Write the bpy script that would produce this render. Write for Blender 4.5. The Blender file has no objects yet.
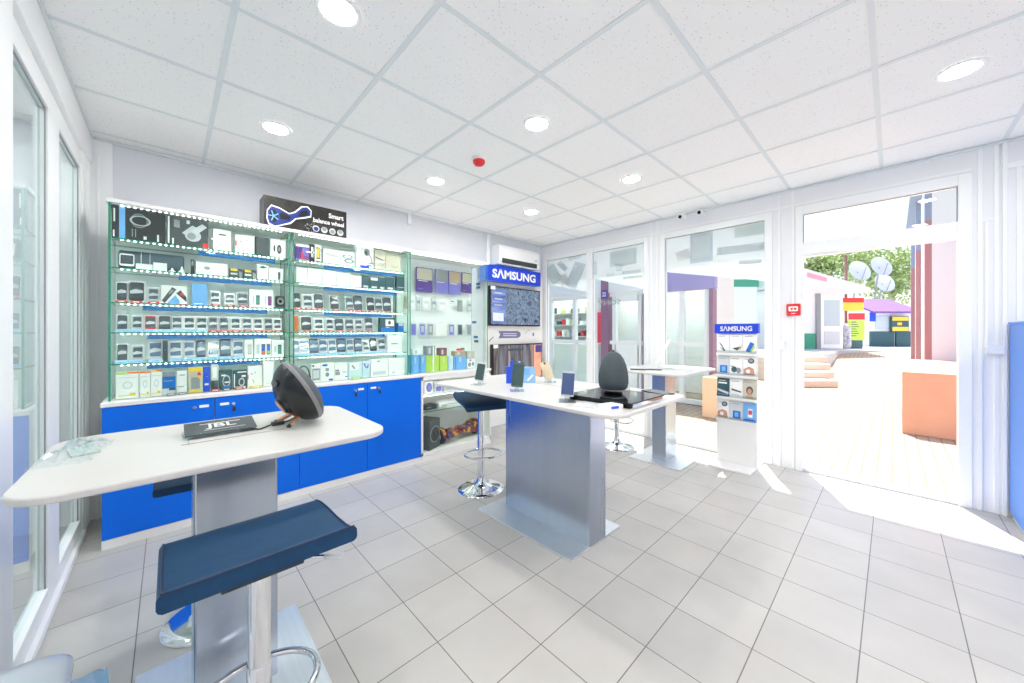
import bpy, bmesh, math, random
from mathutils import Matrix, Vector
random.seed(7)
PI = math.pi
SC = bpy.context.scene
C = SC.collection
RAD = math.radians

# ---------------------------------------------------------------- materials
def lin(c):
    c = c / 255.0
    return c / 12.92 if c <= 0.04045 else ((c + 0.055) / 1.055) ** 2.4
def rgb(c): return (lin(c[0]), lin(c[1]), lin(c[2]), 1.0)

def mat(name, c, rough=0.5, metal=0.0, spec=0.5, noise=0.0, nscale=20.0, bump=0.0, coat=0.0):
    m = bpy.data.materials.new(name); m.use_nodes = True
    nt = m.node_tree; b = nt.nodes['Principled BSDF']
    b.inputs['Base Color'].default_value = rgb(c)
    b.inputs['Roughness'].default_value = rough
    b.inputs['Metallic'].default_value = metal
    b.inputs['Specular IOR Level'].default_value = spec
    b.inputs['Coat Weight'].default_value = coat
    if noise or bump:
        tc = nt.nodes.new('ShaderNodeTexCoord'); n = nt.nodes.new('ShaderNodeTexNoise')
        n.inputs['Scale'].default_value = nscale; n.inputs['Detail'].default_value = 5
        nt.links.new(tc.outputs['Object'], n.inputs['Vector'])
        if noise:
            mx = nt.nodes.new('ShaderNodeMix'); mx.data_type = 'RGBA'
            k = 1 - noise
            mx.inputs[6].default_value = rgb([v * k for v in c]); mx.inputs[7].default_value = rgb([min(255, v * (1 + noise * .4)) for v in c])
            nt.links.new(n.outputs['Fac'], mx.inputs[0]); nt.links.new(mx.outputs[2], b.inputs['Base Color'])
        if bump:
            bp = nt.nodes.new('ShaderNodeBump'); bp.inputs['Strength'].default_value = bump; bp.inputs['Distance'].default_value = 0.003
            nt.links.new(n.outputs['Fac'], bp.inputs['Height']); nt.links.new(bp.outputs['Normal'], b.inputs['Normal'])
    return m

def emis(name, c, s):
    m = bpy.data.materials.new(name); m.use_nodes = True
    nt = m.node_tree; b = nt.nodes['Principled BSDF']
    b.inputs['Base Color'].default_value = (0.8, 0.8, 0.8, 1)
    b.inputs['Emission Color'].default_value = rgb(c); b.inputs['Emission Strength'].default_value = s
    return m

def glass(name, tint=(250, 255, 253), ior=1.5, rough=0.0, thin=1.0):
    m = bpy.data.materials.new(name); m.use_nodes = True
    nt = m.node_tree; nt.nodes.clear()
    out = nt.nodes.new('ShaderNodeOutputMaterial'); mix = nt.nodes.new('ShaderNodeMixShader')
    t = nt.nodes.new('ShaderNodeBsdfTransparent'); g = nt.nodes.new('ShaderNodeBsdfGlossy')
    fr = nt.nodes.new('ShaderNodeFresnel'); fr.inputs['IOR'].default_value = ior
    geo = nt.nodes.new('ShaderNodeNewGeometry')
    # a thin sheet: the back side of each face uses the same outer reflectance
    mp = nt.nodes.new('ShaderNodeMath'); mp.operation = 'MULTIPLY'; mp.inputs[1].default_value = thin
    inv = nt.nodes.new('ShaderNodeMath'); inv.operation = 'SUBTRACT'; inv.inputs[0].default_value = 1.0
    nt.links.new(geo.outputs['Backfacing'], inv.inputs[1])
    mm = nt.nodes.new('ShaderNodeMath'); mm.operation = 'MULTIPLY'
    t.inputs['Color'].default_value = rgb(tint); g.inputs['Color'].default_value = (1, 1, 1, 1); g.inputs['Roughness'].default_value = rough
    nt.links.new(fr.outputs[0], mp.inputs[0]); nt.links.new(mp.outputs[0], mm.inputs[0]); nt.links.new(inv.outputs[0], mm.inputs[1])
    nt.links.new(mm.outputs[0], mix.inputs[0])
    nt.links.new(t.outputs[0], mix.inputs[1]); nt.links.new(g.outputs[0], mix.inputs[2]); nt.links.new(mix.outputs[0], out.inputs[0])
    return m

def film(name, c, alpha=0.75):
    """printed translucent window film: part of the light goes through, part is scattered"""
    m = bpy.data.materials.new(name); m.use_nodes = True
    nt = m.node_tree; nt.nodes.clear()
    out = nt.nodes.new('ShaderNodeOutputMaterial'); mix = nt.nodes.new('ShaderNodeMixShader'); mix2 = nt.nodes.new('ShaderNodeMixShader')
    t = nt.nodes.new('ShaderNodeBsdfTransparent'); d = nt.nodes.new('ShaderNodeBsdfDiffuse'); tr = nt.nodes.new('ShaderNodeBsdfTranslucent')
    n = nt.nodes.new('ShaderNodeTexNoise'); n.inputs['Scale'].default_value = 3
    tc = nt.nodes.new('ShaderNodeTexCoord'); mx = nt.nodes.new('ShaderNodeMix'); mx.data_type = 'RGBA'
    mx.inputs[6].default_value = rgb(c); mx.inputs[7].default_value = rgb([min(255, v * 1.05) for v in c])
    nt.links.new(tc.outputs['Object'], n.inputs['Vector']); nt.links.new(n.outputs['Fac'], mx.inputs[0])
    nt.links.new(mx.outputs[2], d.inputs['Color']); nt.links.new(mx.outputs[2], tr.inputs['Color'])
    mix.inputs[0].default_value = 0.3; mix2.inputs[0].default_value = alpha
    nt.links.new(d.outputs[0], mix.inputs[1]); nt.links.new(tr.outputs[0], mix.inputs[2])
    nt.links.new(t.outputs[0], mix2.inputs[1]); nt.links.new(mix.outputs[0], mix2.inputs[2]); nt.links.new(mix2.outputs[0], out.inputs[0])
    return m

def tile_mat(name, c1, c2, grout, size, mortar, ox, oy, rough, spec=0.5, bump=0.3, wid=None):
    m = bpy.data.materials.new(name); m.use_nodes = True
    nt = m.node_tree; b = nt.nodes['Principled BSDF']
    tc = nt.nodes.new('ShaderNodeTexCoord'); mp = nt.nodes.new('ShaderNodeMapping')
    mp.inputs['Location'].default_value = (-ox, -oy, 0)
    br = nt.nodes.new('ShaderNodeTexBrick'); br.offset = 0.0 if wid is None else 0.5; br.squash = 1.0
    br.inputs['Scale'].default_value = 1.0; br.inputs['Brick Width'].default_value = wid or size; br.inputs['Row Height'].default_value = size
    br.inputs['Mortar Size'].default_value = mortar; br.inputs['Mortar Smooth'].default_value = 0.1; br.inputs['Bias'].default_value = 0.0
    br.inputs['Color1'].default_value = rgb(c1); br.inputs['Color2'].default_value = rgb(c2); br.inputs['Mortar'].default_value = rgb(grout)
    n = nt.nodes.new('ShaderNodeTexNoise'); n.inputs['Scale'].default_value = 4.0; n.inputs['Detail'].default_value = 8
    ov = nt.nodes.new('ShaderNodeMix'); ov.data_type = 'RGBA'; ov.blend_type = 'MULTIPLY'; ov.inputs[0].default_value = 0.35
    rmp = nt.nodes.new('ShaderNodeValToRGB'); rmp.color_ramp.elements[0].position = .3; rmp.color_ramp.elements[0].color = (.72, .72, .72, 1)
    rmp.color_ramp.elements[1].position = .7; rmp.color_ramp.elements[1].color = (1, 1, 1, 1)
    L = nt.links.new
    L(tc.outputs['Object'], mp.inputs[0]); L(mp.outputs[0], br.inputs['Vector']); L(tc.outputs['Object'], n.inputs['Vector'])
    L(n.outputs['Fac'], rmp.inputs[0]); L(br.outputs['Color'], ov.inputs[6]); L(rmp.outputs[0], ov.inputs[7]); L(ov.outputs[2], b.inputs['Base Color'])
    b.inputs['Roughness'].default_value = rough; b.inputs['Specular IOR Level'].default_value = spec
    bp = nt.nodes.new('ShaderNodeBump'); bp.inputs['Strength'].default_value = bump; bp.inputs['Distance'].default_value = 0.002; bp.invert = True
    L(br.outputs['Fac'], bp.inputs['Height']); L(bp.outputs['Normal'], b.inputs['Normal'])
    return m

def speckle_mat(name, c, dark):
    m = bpy.data.materials.new(name); m.use_nodes = True
    nt = m.node_tree; b = nt.nodes['Principled BSDF']; L = nt.links.new
    tc = nt.nodes.new('ShaderNodeTexCoord'); v = nt.nodes.new('ShaderNodeTexVoronoi'); v.inputs['Scale'].default_value = 50.0
    r = nt.nodes.new('ShaderNodeValToRGB'); r.color_ramp.elements[0].position = 0.10; r.color_ramp.elements[0].color = rgb(dark)
    r.color_ramp.elements[1].position = 0.17; r.color_ramp.elements[1].color = rgb(c)
    n = nt.nodes.new('ShaderNodeTexNoise'); n.inputs['Scale'].default_value = 130.0
    bp = nt.nodes.new('ShaderNodeBump'); bp.inputs['Strength'].default_value = 0.25; bp.inputs['Distance'].default_value = 0.002
    L(tc.outputs['Object'], v.inputs['Vector']); L(v.outputs['Distance'], r.inputs[0]); L(r.outputs[0], b.inputs['Base Color'])
    L(tc.outputs['Object'], n.inputs['Vector']); L(n.outputs['Fac'], bp.inputs['Height']); L(bp.outputs['Normal'], b.inputs['Normal'])
    b.inputs['Roughness'].default_value = 0.9; b.inputs['Specular IOR Level'].default_value = 0.1
    return m

def brushed(name, c, rough=0.3, axis='z'):
    m = bpy.data.materials.new(name); m.use_nodes = True
    nt = m.node_tree; b = nt.nodes['Principled BSDF']; L = nt.links.new
    tc = nt.nodes.new('ShaderNodeTexCoord'); mp = nt.nodes.new('ShaderNodeMapping')
    mp.inputs['Scale'].default_value = (55, 55, .8) if axis == 'z' else (55, 1.0, 55)
    n = nt.nodes.new('ShaderNodeTexNoise'); n.inputs['Scale'].default_value = 1.0; n.inputs['Detail'].default_value = 4
    n2 = nt.nodes.new('ShaderNodeTexNoise'); n2.inputs['Scale'].default_value = 1.0; n2.inputs['Detail'].default_value = 2
    mp2 = nt.nodes.new('ShaderNodeMapping'); mp2.inputs['Scale'].default_value = (9, 9, .7) if axis == 'z' else (9, .7, 9)
    mx = nt.nodes.new('ShaderNodeMix'); mx.data_type = 'RGBA'; mx.inputs[6].default_value = rgb([v * .93 for v in c]); mx.inputs[7].default_value = rgb(c)
    mr = nt.nodes.new('ShaderNodeMapRange'); mr.inputs['To Min'].default_value = rough - .05; mr.inputs['To Max'].default_value = rough + .07
    L(tc.outputs['Object'], mp.inputs[0]); L(mp.outputs[0], n.inputs['Vector']); L(tc.outputs['Object'], mp2.inputs[0]); L(mp2.outputs[0], n2.inputs['Vector'])
    L(n.outputs['Fac'], mx.inputs[0]); L(mx.outputs[2], b.inputs['Base Color']); L(n2.outputs['Fac'], mr.inputs[0]); L(mr.outputs[0], b.inputs['Roughness'])
    b.inputs['Metallic'].default_value = 1.0
    return m

def screen_mat(name, cols, scale, strength=1.0, stretch=(1, 1, 1), vor=True):
    """a lit television picture made of patches of colour"""
    m = bpy.data.materials.new(name); m.use_nodes = True
    nt = m.node_tree; b = nt.nodes['Principled BSDF']; L = nt.links.new
    tc = nt.nodes.new('ShaderNodeTexCoord'); mp = nt.nodes.new('ShaderNodeMapping'); mp.inputs['Scale'].default_value = stretch
    n = nt.nodes.new('ShaderNodeTexNoise'); n.inputs['Scale'].default_value = scale; n.inputs['Detail'].default_value = 6; n.inputs['Distortion'].default_value = .8
    r = nt.nodes.new('ShaderNodeValToRGB'); e = r.color_ramp.elements
    while len(e) < len(cols): e.new(0.5)
    for i, c in enumerate(cols):
        e[i].position = 0.3 + 0.4 * i / (len(cols) - 1); e[i].color = rgb(c)
    L(tc.outputs['Object'], mp.inputs[0]); L(mp.outputs[0], n.inputs['Vector']); L(n.outputs['Fac'], r.inputs[0])
    b.inputs['Base Color'].default_value = (0.01, 0.01, 0.012, 1); b.inputs['Roughness'].default_value = 0.12
    L(r.outputs[0], b.inputs['Emission Color']); b.inputs['Emission Strength'].default_value = strength
    return m

M = {}
def col(name, c, **k):
    if name not in M: M[name] = mat(name, c, **k)
    return M[name]

WHITE = col('white_pvc', (247, 248, 249), rough=0.32)
WPAINT = col('white_paint', (243, 243, 246), rough=0.6, noise=.02, nscale=3)
LILAC = col('back_wall_paint', (228, 230, 236), rough=0.38, noise=.03, nscale=2)
CEIL = speckle_mat('ceiling_tile', (250, 250, 250), (208, 210, 212))
GRID = col('ceiling_grid', (226, 232, 235), rough=0.35)
FLOOR = tile_mat('floor_tile', (200, 196, 191), (191, 187, 183), (116, 113, 110), 0.302, 0.0022, 0.808, 0.996, 0.36)
BLUE = col('cabinet_blue', (0, 106, 228), rough=0.4, spec=.25, noise=.03, nscale=4)
LAMW = col('white_laminate', (240, 238, 236), rough=0.35, noise=.015, nscale=6)
TABLE = col('table_top_white', (214, 210, 207), rough=0.3, noise=.02, nscale=9)
STEEL = brushed('brushed_steel', (186, 195, 209), 0.24)
STEELD = brushed('brushed_steel_plate', (244, 246, 248), 0.40, 'y')
CHROME = col('chrome', (232, 234, 238), rough=0.06, metal=1.0)
NAVY = col('navy_leather', (8, 60, 98), rough=0.5, spec=.35, noise=.18, nscale=60, bump=.12)
NAVYD = col('navy_piping', (9, 34, 74), rough=0.45)
GLASS = glass('clear_glass')
PARTG = glass('partition_glass', (240, 248, 248), ior=2.1)
SHOWG = glass('showcase_glass', (251, 255, 253), ior=1.40)
GEDGE = col('glass_edge_green', (30, 140, 112), rough=0.15)
GTEAL = col('glass_edge_pale', (150, 205, 192), rough=0.15)
ACRYL = glass('acrylic', (235, 240, 242), ior=1.6, rough=.02)
BLACK = col('black_plastic', (44, 48, 52), rough=0.4)
BGLOSS = col('black_gloss', (14, 16, 20), rough=0.08)
DGREY = col('dark_grey', (78, 86, 90), rough=0.5, noise=.15, nscale=70)
EGG = col('speaker_fabric', (76, 88, 93), rough=0.8, noise=.25, nscale=260, bump=.3)
GREY = col('mid_grey', (150, 154, 158), rough=0.45)
LGREY = col('light_grey', (208, 212, 216), rough=0.45)
COPPER = col('copper', (214, 158, 130), rough=0.3, metal=.9)
RED = col('red', (226, 44, 52), rough=0.45)
TAGR = col('tag_red', (236, 62, 84), rough=0.5)
TAGB = col('tag_pale_blue', (176, 212, 242), rough=0.5)
PAPER = col('paper_white', (246, 246, 244), rough=0.6)
SAMB = col('header_blue', (18, 64, 214), rough=0.35)
SAMB2 = col('header_side_blue', (96, 146, 236), rough=0.35)
SKYB = col('sky_blue', (120, 182, 240), rough=0.5)
MIDB = col('mid_blue', (30, 112, 200), rough=0.5)
ROYAL = col('royal_blue', (40, 84, 214), rough=0.45)
PURP = col('purple', (92, 62, 152), rough=0.5)
LAV = col('lavender', (128, 122, 208), rough=0.5)
PLUM = col('plum', (150, 70, 150), rough=0.5)
BEIGE = col('beige', (206, 198, 180), rough=0.6)
TAN = col('tan', (196, 170, 140), rough=0.6)
YEL = col('yellow', (240, 204, 70), rough=0.5)
LIME = col('lime', (188, 220, 84), rough=0.5)
ORANGE = col('orange', (246, 120, 50), rough=0.5)
TEALD = col('dark_teal', (56, 92, 100), rough=0.5)
GREEN = col('green', (60, 160, 130), rough=0.5)
SCR = col('phone_glass', (84, 98, 108), rough=0.1, coat=.5)
SCRD = col('phone_glass_dark', (66, 76, 84), rough=0.1, coat=.5)
SCRB = col('tablet_glass', (100, 128, 158), rough=0.1, coat=.5)
SILV = col('silver', (196, 202, 206), rough=0.3, metal=.6)
GOLD = col('gold_phone', (214, 196, 168), rough=0.35, metal=.3)
RUBBER = col('rubber', (30, 30, 32), rough=0.7)
LED = emis('led_dot', (255, 255, 255), 9.0)
LAMP = emis('downlight', (254, 254, 250), 128.0)

# ---------------------------------------------------------------- mesh builder
def frame(o, x, y):
    x = Vector(x).normalized(); y = Vector(y).normalized(); z = x.cross(y)
    m = Matrix((x, y, z)).transposed().to_4x4(); m.translation = Vector(o); return m
def face_room(o): return frame(o, (1, 0, 0), (0, 0, 1))        # looks towards -Y
def face_left(o): return frame(o, (0, -1, 0), (0, 0, 1))       # looks towards -X
def T(x, y, z=0, rz=0): return Matrix.Translation((x, y, z)) @ Matrix.Rotation(rz, 4, 'Z')

W = {}
class MB:
    def __init__(s): s.v = []; s.f = []; s.m = []; s.mats = []; s.sm = []
    def mi(s, m):
        if m not in s.mats: s.mats.append(m)
        return s.mats.index(m)
    def add(s, vs, fs, m, smooth=False, X=None):
        b = len(s.v); k = s.mi(m)
        for p in vs:
            p = Vector(p); s.v.append(X @ p if X else p)
        for f in fs:
            s.f.append([b + i for i in f]); s.m.append(k); s.sm.append(smooth)
        return s
    def box(s, x0, x1, y0, y1, z0, z1, m, X=None, edge=None, axis=None):
        vs = [(x0, y0, z0), (x1, y0, z0), (x1, y1, z0), (x0, y1, z0), (x0, y0, z1), (x1, y0, z1), (x1, y1, z1), (x0, y1, z1)]
        fs = [(0, 3, 2, 1), (4, 5, 6, 7), (0, 1, 5, 4), (2, 3, 7, 6), (1, 2, 6, 5), (3, 0, 4, 7)]
        ax = [2, 2, 1, 1, 0, 0]
        if edge is None: return s.add(vs, fs, m, False, X)
        main = [f for f, a in zip(fs, ax) if a == axis]; rest = [f for f, a in zip(fs, ax) if a != axis]
        s.add(vs, main, m, False, X); return s.add(vs, rest, edge, False, X)
    def quad(s, pts, m, X=None): return s.add(pts, [tuple(range(len(pts)))], m, False, X)
    def prism(s, pts, z0, z1, m, X=None, smooth=False):
        n = len(pts)
        vs = [(p[0], p[1], z0) for p in pts] + [(p[0], p[1], z1) for p in pts]
        fs = [tuple(reversed(range(n))), tuple(range(n, 2 * n))] + [(i, (i + 1) % n, n + (i + 1) % n, n + i) for i in range(n)]
        return s.add(vs, fs, m, smooth, X)
    def rrect(s, w, h, r, z0, z1, m, X=None, n=8, cx=0, cy=0):
        return s.prism(rrpts(w, h, r, n, cx, cy), z0, z1, m, X)
    def ell(s, cx, cy, rx, ry, z0, z1, m, X=None, n=24):
        return s.prism([(cx + rx * math.cos(2 * PI * i / n), cy + ry * math.sin(2 * PI * i / n)) for i in range(n)], z0, z1, m, X)
    def lathe(s, prof, m, X=None, n=32, smooth=True, caps=True):
        vs = []; fs = []
        for r, z in prof:
            for i in range(n):
                a = 2 * PI * i / n; vs.append((r * math.cos(a), r * math.sin(a), z))
        for k in range(len(prof) - 1):
            for i in range(n):
                j = (i + 1) % n; fs.append((k * n + i, k * n + j, (k + 1) * n + j, (k + 1) * n + i))
        if caps: fs.append(tuple(reversed(range(n)))); fs.append(tuple((len(prof) - 1) * n + i for i in range(n)))
        return s.add(vs, fs, m, smooth, X)
    def rod(s, a, b, r, m, r2=None, n=14, X=None):
        a = Vector(a); b = Vector(b); d = b - a
        q = Vector((0, 0, 1)).rotation_difference(d.normalized()).to_matrix().to_4x4(); q.translation = a
        return s.lathe([(r, 0), (r if r2 is None else r2, d.length)], m, (X @ q) if X else q, n)
    def tube(s, pts, r, m, n=10, closed=False, X=None):
        pts = [Vector(p) for p in pts]; N = len(pts); vs = []; fs = []; up = Vector((0, 0, 1)); last = None
        for i, p in enumerate(pts):
            a = pts[(i - 1) % N] if (closed or i > 0) else p; b = pts[(i + 1) % N] if (closed or i < N - 1) else p
            t = (b - a).normalized()
            if last is None:
                h = up if abs(t.z) < .95 else Vector((1, 0, 0)); u = t.cross(h).normalized()
            else:
                u = (last - t * last.dot(t)).normalized()
            last = u; w = t.cross(u)
            for k in range(n):
                g = 2 * PI * k / n; vs.append(p + u * (r * math.cos(g)) + w * (r * math.sin(g)))
        for i in range(N if closed else N - 1):
            j = (i + 1) % N
            for k in range(n):
                l = (k + 1) % n; fs.append((i * n + k, j * n + k, j * n + l, i * n + l))
        if not closed:
            fs.append(tuple(range(n))); fs.append(tuple(reversed([(N - 1) * n + k for k in range(n)])))
        return s.add(vs, fs, m, True, X)
    def text(s, body, w, h, m, X, depth=0.001, bold=0.0):
        cu = bpy.data.curves.new('lettering', 'FONT'); cu.body = body; cu.size = 1.0; cu.offset = bold; cu.resolution_u = 3; cu.extrude = 0.0
        o = bpy.data.objects.new('lettering', cu); C.objects.link(o)
        dg = bpy.context.evaluated_depsgraph_get(); me = bpy.data.meshes.new_from_object(o.evaluated_get(dg))
        vs = [v.co.copy() for v in me.vertices]; fs = [tuple(p.vertices) for p in me.polygons]
        bpy.data.objects.remove(o); bpy.data.curves.remove(cu); bpy.data.meshes.remove(me)
        if not vs: return s
        x0 = min(v.x for v in vs); x1 = max(v.x for v in vs); y0 = min(v.y for v in vs); y1 = max(v.y for v in vs)
        sy = h / (y1 - y0); sx = (w / (x1 - x0)) if w else sy
        vs = [((v.x - (x0 + x1) / 2) * sx, (v.y - (y0 + y1) / 2) * sy, depth) for v in vs]
        return s.add(vs, fs, m, False, X)
    def build(s, name, parent=None, bevel=0.0, seg=2, local=False, kind=None, subdiv=0, angle=40):
        me = bpy.data.meshes.new(name)
        vs = s.v
        if parent is not None and not local:
            inv = W[parent.name].inverted(); vs = [inv @ v for v in vs]
        me.from_pydata([tuple(v) for v in vs], [], s.f)
        for m in s.mats: me.materials.append(m)
        for i, p in enumerate(me.polygons):
            p.material_index = s.m[i]; p.use_smooth = s.sm[i]
        me.update()
        o = bpy.data.objects.new(name, me); C.objects.link(o)
        if parent is not None:
            o.parent = parent; W[o.name] = W[parent.name]
        else: W[o.name] = Matrix.Identity(4)
        if any(s.sm):
            try: me.set_sharp_from_angle(angle=RAD(45))
            except Exception: pass
        if bevel:
            b = o.modifiers.new('soft_edge', 'BEVEL'); b.width = bevel; b.segments = seg; b.limit_method = 'ANGLE'; b.angle_limit = RAD(angle)
        if subdiv:
            q = o.modifiers.new('smooth', 'SUBSURF'); q.levels = subdiv; q.render_levels = subdiv
        if kind: o['kind'] = kind
        return o

def rrpts(w, h, r, n=8, cx=0, cy=0):
    out = []
    for sx, sy, a0 in ((1, 1, 0), (-1, 1, PI / 2), (-1, -1, PI), (1, -1, 3 * PI / 2)):
        for i in range(n + 1):
            a = a0 + PI / 2 * i / n
            out.append((cx + sx * (w / 2 - r) + r * math.cos(a), cy + sy * (h / 2 - r) + r * math.sin(a)))
    return out

def thing(name, label, cat, loc=(0, 0, 0), rz=0.0, group=None):
    o = bpy.data.objects.new(name, None); C.objects.link(o)
    o.location = loc; o.rotation_euler = (0, 0, rz); o.empty_display_size = 0.05
    W[o.name] = T(loc[0], loc[1], loc[2], rz)
    o['label'] = label; o['category'] = cat
    if group: o['group'] = group
    return o
def tag(o, label, cat, group=None, kind=None):
    o['label'] = label; o['category'] = cat
    if group: o['group'] = group
    if kind: o['kind'] = kind
    return o
def dup(root, loc, rz, label, group=None):
    r = root.copy(); C.objects.link(r); r.location = loc; r.rotation_euler = (0, 0, rz); r['label'] = label
    if group: r['group'] = group
    for ch in list(root.children):
        c = ch.copy(); C.objects.link(c); c.parent = r
        for g in list(ch.children):
            d = g.copy(); C.objects.link(d); d.parent = c
    return r
def part_label(o, t): o['label'] = t; return o

ORD = ['zeroth', 'first', 'second', 'third', 'fourth', 'fifth', 'sixth', 'seventh', 'eighth', 'ninth', 'tenth', 'eleventh', 'twelfth', 'thirteenth', 'fourteenth', 'fifteenth']

# ================================================================= THE ROOM
XL, XR, YB, YF, ZC = -0.39, 4.24, 3.78, -2.6, 2.6225
MB().box(-3.0, XR + .10, YF - .1, YB + .1, -0.08, 0.0, FLOOR).build('floor', kind='structure')
MB().box(-3.0, XR + .10, YF - .1, YB + .1, ZC, ZC + .12, CEIL).build('ceiling', kind='structure')
MB().box(-3.0, XR + .10, YB, YB + .1, 0, ZC, LILAC).build('wall_back', kind='structure')
MB().box(-3.0, XR + .10, YF - .1, YF, 0, ZC, WPAINT).build('wall_front', kind='structure')
MB().box(-3.1, -3.0, YF - .1, YB + .1, 0, ZC, WPAINT).build('wall_side', kind='structure')
# ceiling grid: exposed bars on a 0.6 m module
g = MB()
for i in range(-1, 8):
    x = 0.199 + 0.6 * i
    if XL < x < XR: g.box(x - .012, x + .012, YF, YB, ZC - .004, ZC + .001, GRID)
for j in range(-8, 4):
    y = 1.862 + 0.6 * j
    if YF < y < YB: g.box(XL, XR, y - .012, y + .012, ZC - .0035, ZC + .001, GRID)
g.build('trim_1', kind='structure')
t = MB()
t.box(XL, XR, YB - .02, YB, ZC - .02, ZC - .004, GRID); t.box(XR - .02, XR, YF, YB, ZC - .02, ZC - .004, GRID)
t.box(XL, XL + .02, YF, YB, ZC - .02, ZC - .004, GRID)
t.build('trim_2', kind='structure')

# --- wall with the shop windows (towards the street)
wr = MB()
XO = XR + .10
wr.box(XR, XO, YF - .1, YB, 2.44, ZC + .12, WPAINT)
wr.box(XR, XO, 3.74, YB, 0, 2.44, WPAINT)
wr.box(XR, XO, 1.90, 2.05, 0, 2.44, WPAINT)
wr.box(XR, XO, 0.62, 0.80, 0, 2.44, WPAINT)
wr.box(XR, XO, YF - .1, -0.40, 0, 2.44, WPAINT)
wr.build('wall_right', kind='structure')
tr = MB()      # cover strips and panel joints on that wall
for y in (0.640, 0.745, 1.935, 2.01, -0.434, -0.506):
    tr.box(XR - .012, XR, y - .011, y + .011, 0.0, ZC - .02, WHITE)
tr.box(XR - .02, XR, -0.55, -0.53, 0, ZC - .02, WHITE)
for y in (-0.60, -0.66, -0.72, -0.78, -0.84, -0.90, -0.96, -1.02, -1.3, -1.6):
    tr.box(XR - .010, XR, y - .012, y + .012, 0.0, 2.42, WHITE)
tr.box(XR - .014, XR, -2.6, -0.55, 2.42, 2.46, WHITE)
tr.box(XR - .008, XR, -0.40, 3.74, 2.455, 2.475, WHITE)
tr.box(XR - .010, XR, -0.52, -0.335, 2.075, 2.085, WHITE)
tr.build('trim_3', kind='structure', bevel=.002)

def window(n, y0, y1, gy0, gy1, z0=0.0, z1=2.44, gz0=0.07, gz1=2.38):
    f = MB()
    f.box(XR - .015, XR + .065, y0, gy0, z0, z1, WHITE); f.box(XR - .015, XR + .065, gy1, y1, z0, z1, WHITE)
    f.box(XR - .015, XR + .065, gy0, gy1, z0, gz0, WHITE); f.box(XR - .015, XR + .065, gy0, gy1, gz1, z1, WHITE)
    # glazing bead and dark gasket
    for a, b, c, d in ((gy0, gy0 + .006, gz0, gz1), (gy1 - .006, gy1, gz0, gz1), (gy0, gy1, gz1 - .006, gz1), (gy0, gy1, gz0, gz0 + .006)):
        f.box(XR + .012, XR + .018, a, b, c, d, GREY)
    o = f.build('window_%d' % n, kind='structure', bevel=.004)
    p = MB().box(XR + .02, XR + .028, gy0, gy1, gz0, gz1, GLASS).build('pane', o)
    return o
w1 = window(1, 2.897, 3.74, 2.941, 3.685)
w2 = window(2, 2.05, 2.897, 2.10, 2.853)
w3 = window(3, 0.80, 1.90, 0.863, 1.846)
# printed film on the upper part of each pane, its lower edge cut on the slant
FLM = film('window_film_pale', (222, 228, 227), .93); FLT = film('window_film_teal', (203, 215, 216), .9); FLP = film('window_film_pink', (226, 221, 219), .9)
FLG = film('window_film_mint', (210, 225, 218), .9); FLBL = film('window_film_blue', (200, 211, 219), .9)
FLI = film('window_film_inner', (214, 223, 224), .9)
def filmpanel(o, gy0, gy1, za, zb, shapes):
    # gy1 is the far (left) side: lower edge za there, zb at the near side
    X = XR + .017
    m = MB(); m.quad([(X, gy1, za), (X, gy0, zb), (X, gy0, 2.375), (X, gy1, 2.375)], FLM)
    for pts, mm in shapes:
        m.quad([(X - .0015, gy1 + (gy0 - gy1) * p[0], 1.8 + .58 * p[1]) for p in pts], mm)
        cx_ = sum(p[0] for p in pts) / 4; cy_ = sum(p[1] for p in pts) / 4
        m.quad([(X - .0022, gy1 + (gy0 - gy1) * (cx_ + .78 * (p[0] - cx_)), 1.8 + .58 * (cy_ + .72 * (p[1] - cy_))) for p in pts], FLI)
    m.build('window_film', o)
def rot(cx, cy, w, h, a):
    c_, s_ = math.cos(a), math.sin(a); return [(cx + c_ * x - s_ * y, cy + s_ * x + c_ * y) for x, y in ((-w / 2, -h / 2), (w / 2, -h / 2), (w / 2, h / 2), (-w / 2, h / 2))]
filmpanel(w1, 2.941, 3.685, 2.02, 1.845, [(rot(.16, .62, .28, .5, .5), FLT), (rot(.72, .52, .28, .62, -.4), FLBL), (rot(.7, .96, .28, .08, .1), FLT), (rot(.4, .8, .12, .3, .7), FLT), (rot(.44, .45, .2, .3, .3), FLP)])
filmpanel(w2, 2.10, 2.853, 2.02, 1.81, [(rot(.6, .76, .5, .36, 0), FLT), (rot(.53, .56, .1, .16, 0), FLBL), (rot(.36, .42, .14, .06, 0), FLT), (rot(.76, .42, .34, .07, 0), FLT), (rot(.78, .3, .34, .05, 0), FLT), (rot(.04, .62, .08, .3, 0), FLT)])
filmpanel(w3, 0.863, 1.846, 1.99, 1.785, [(rot(.4, .72, .24, .58, 0), FLBL), (rot(.78, .58, .44, .14, -.05), FLT), (rot(.86, .88, .26, .2, 0), FLG), (rot(.87, .33, .2, .07, -.1), FLT), (rot(.2, .62, .16, .2, .2), FLP)])
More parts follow.
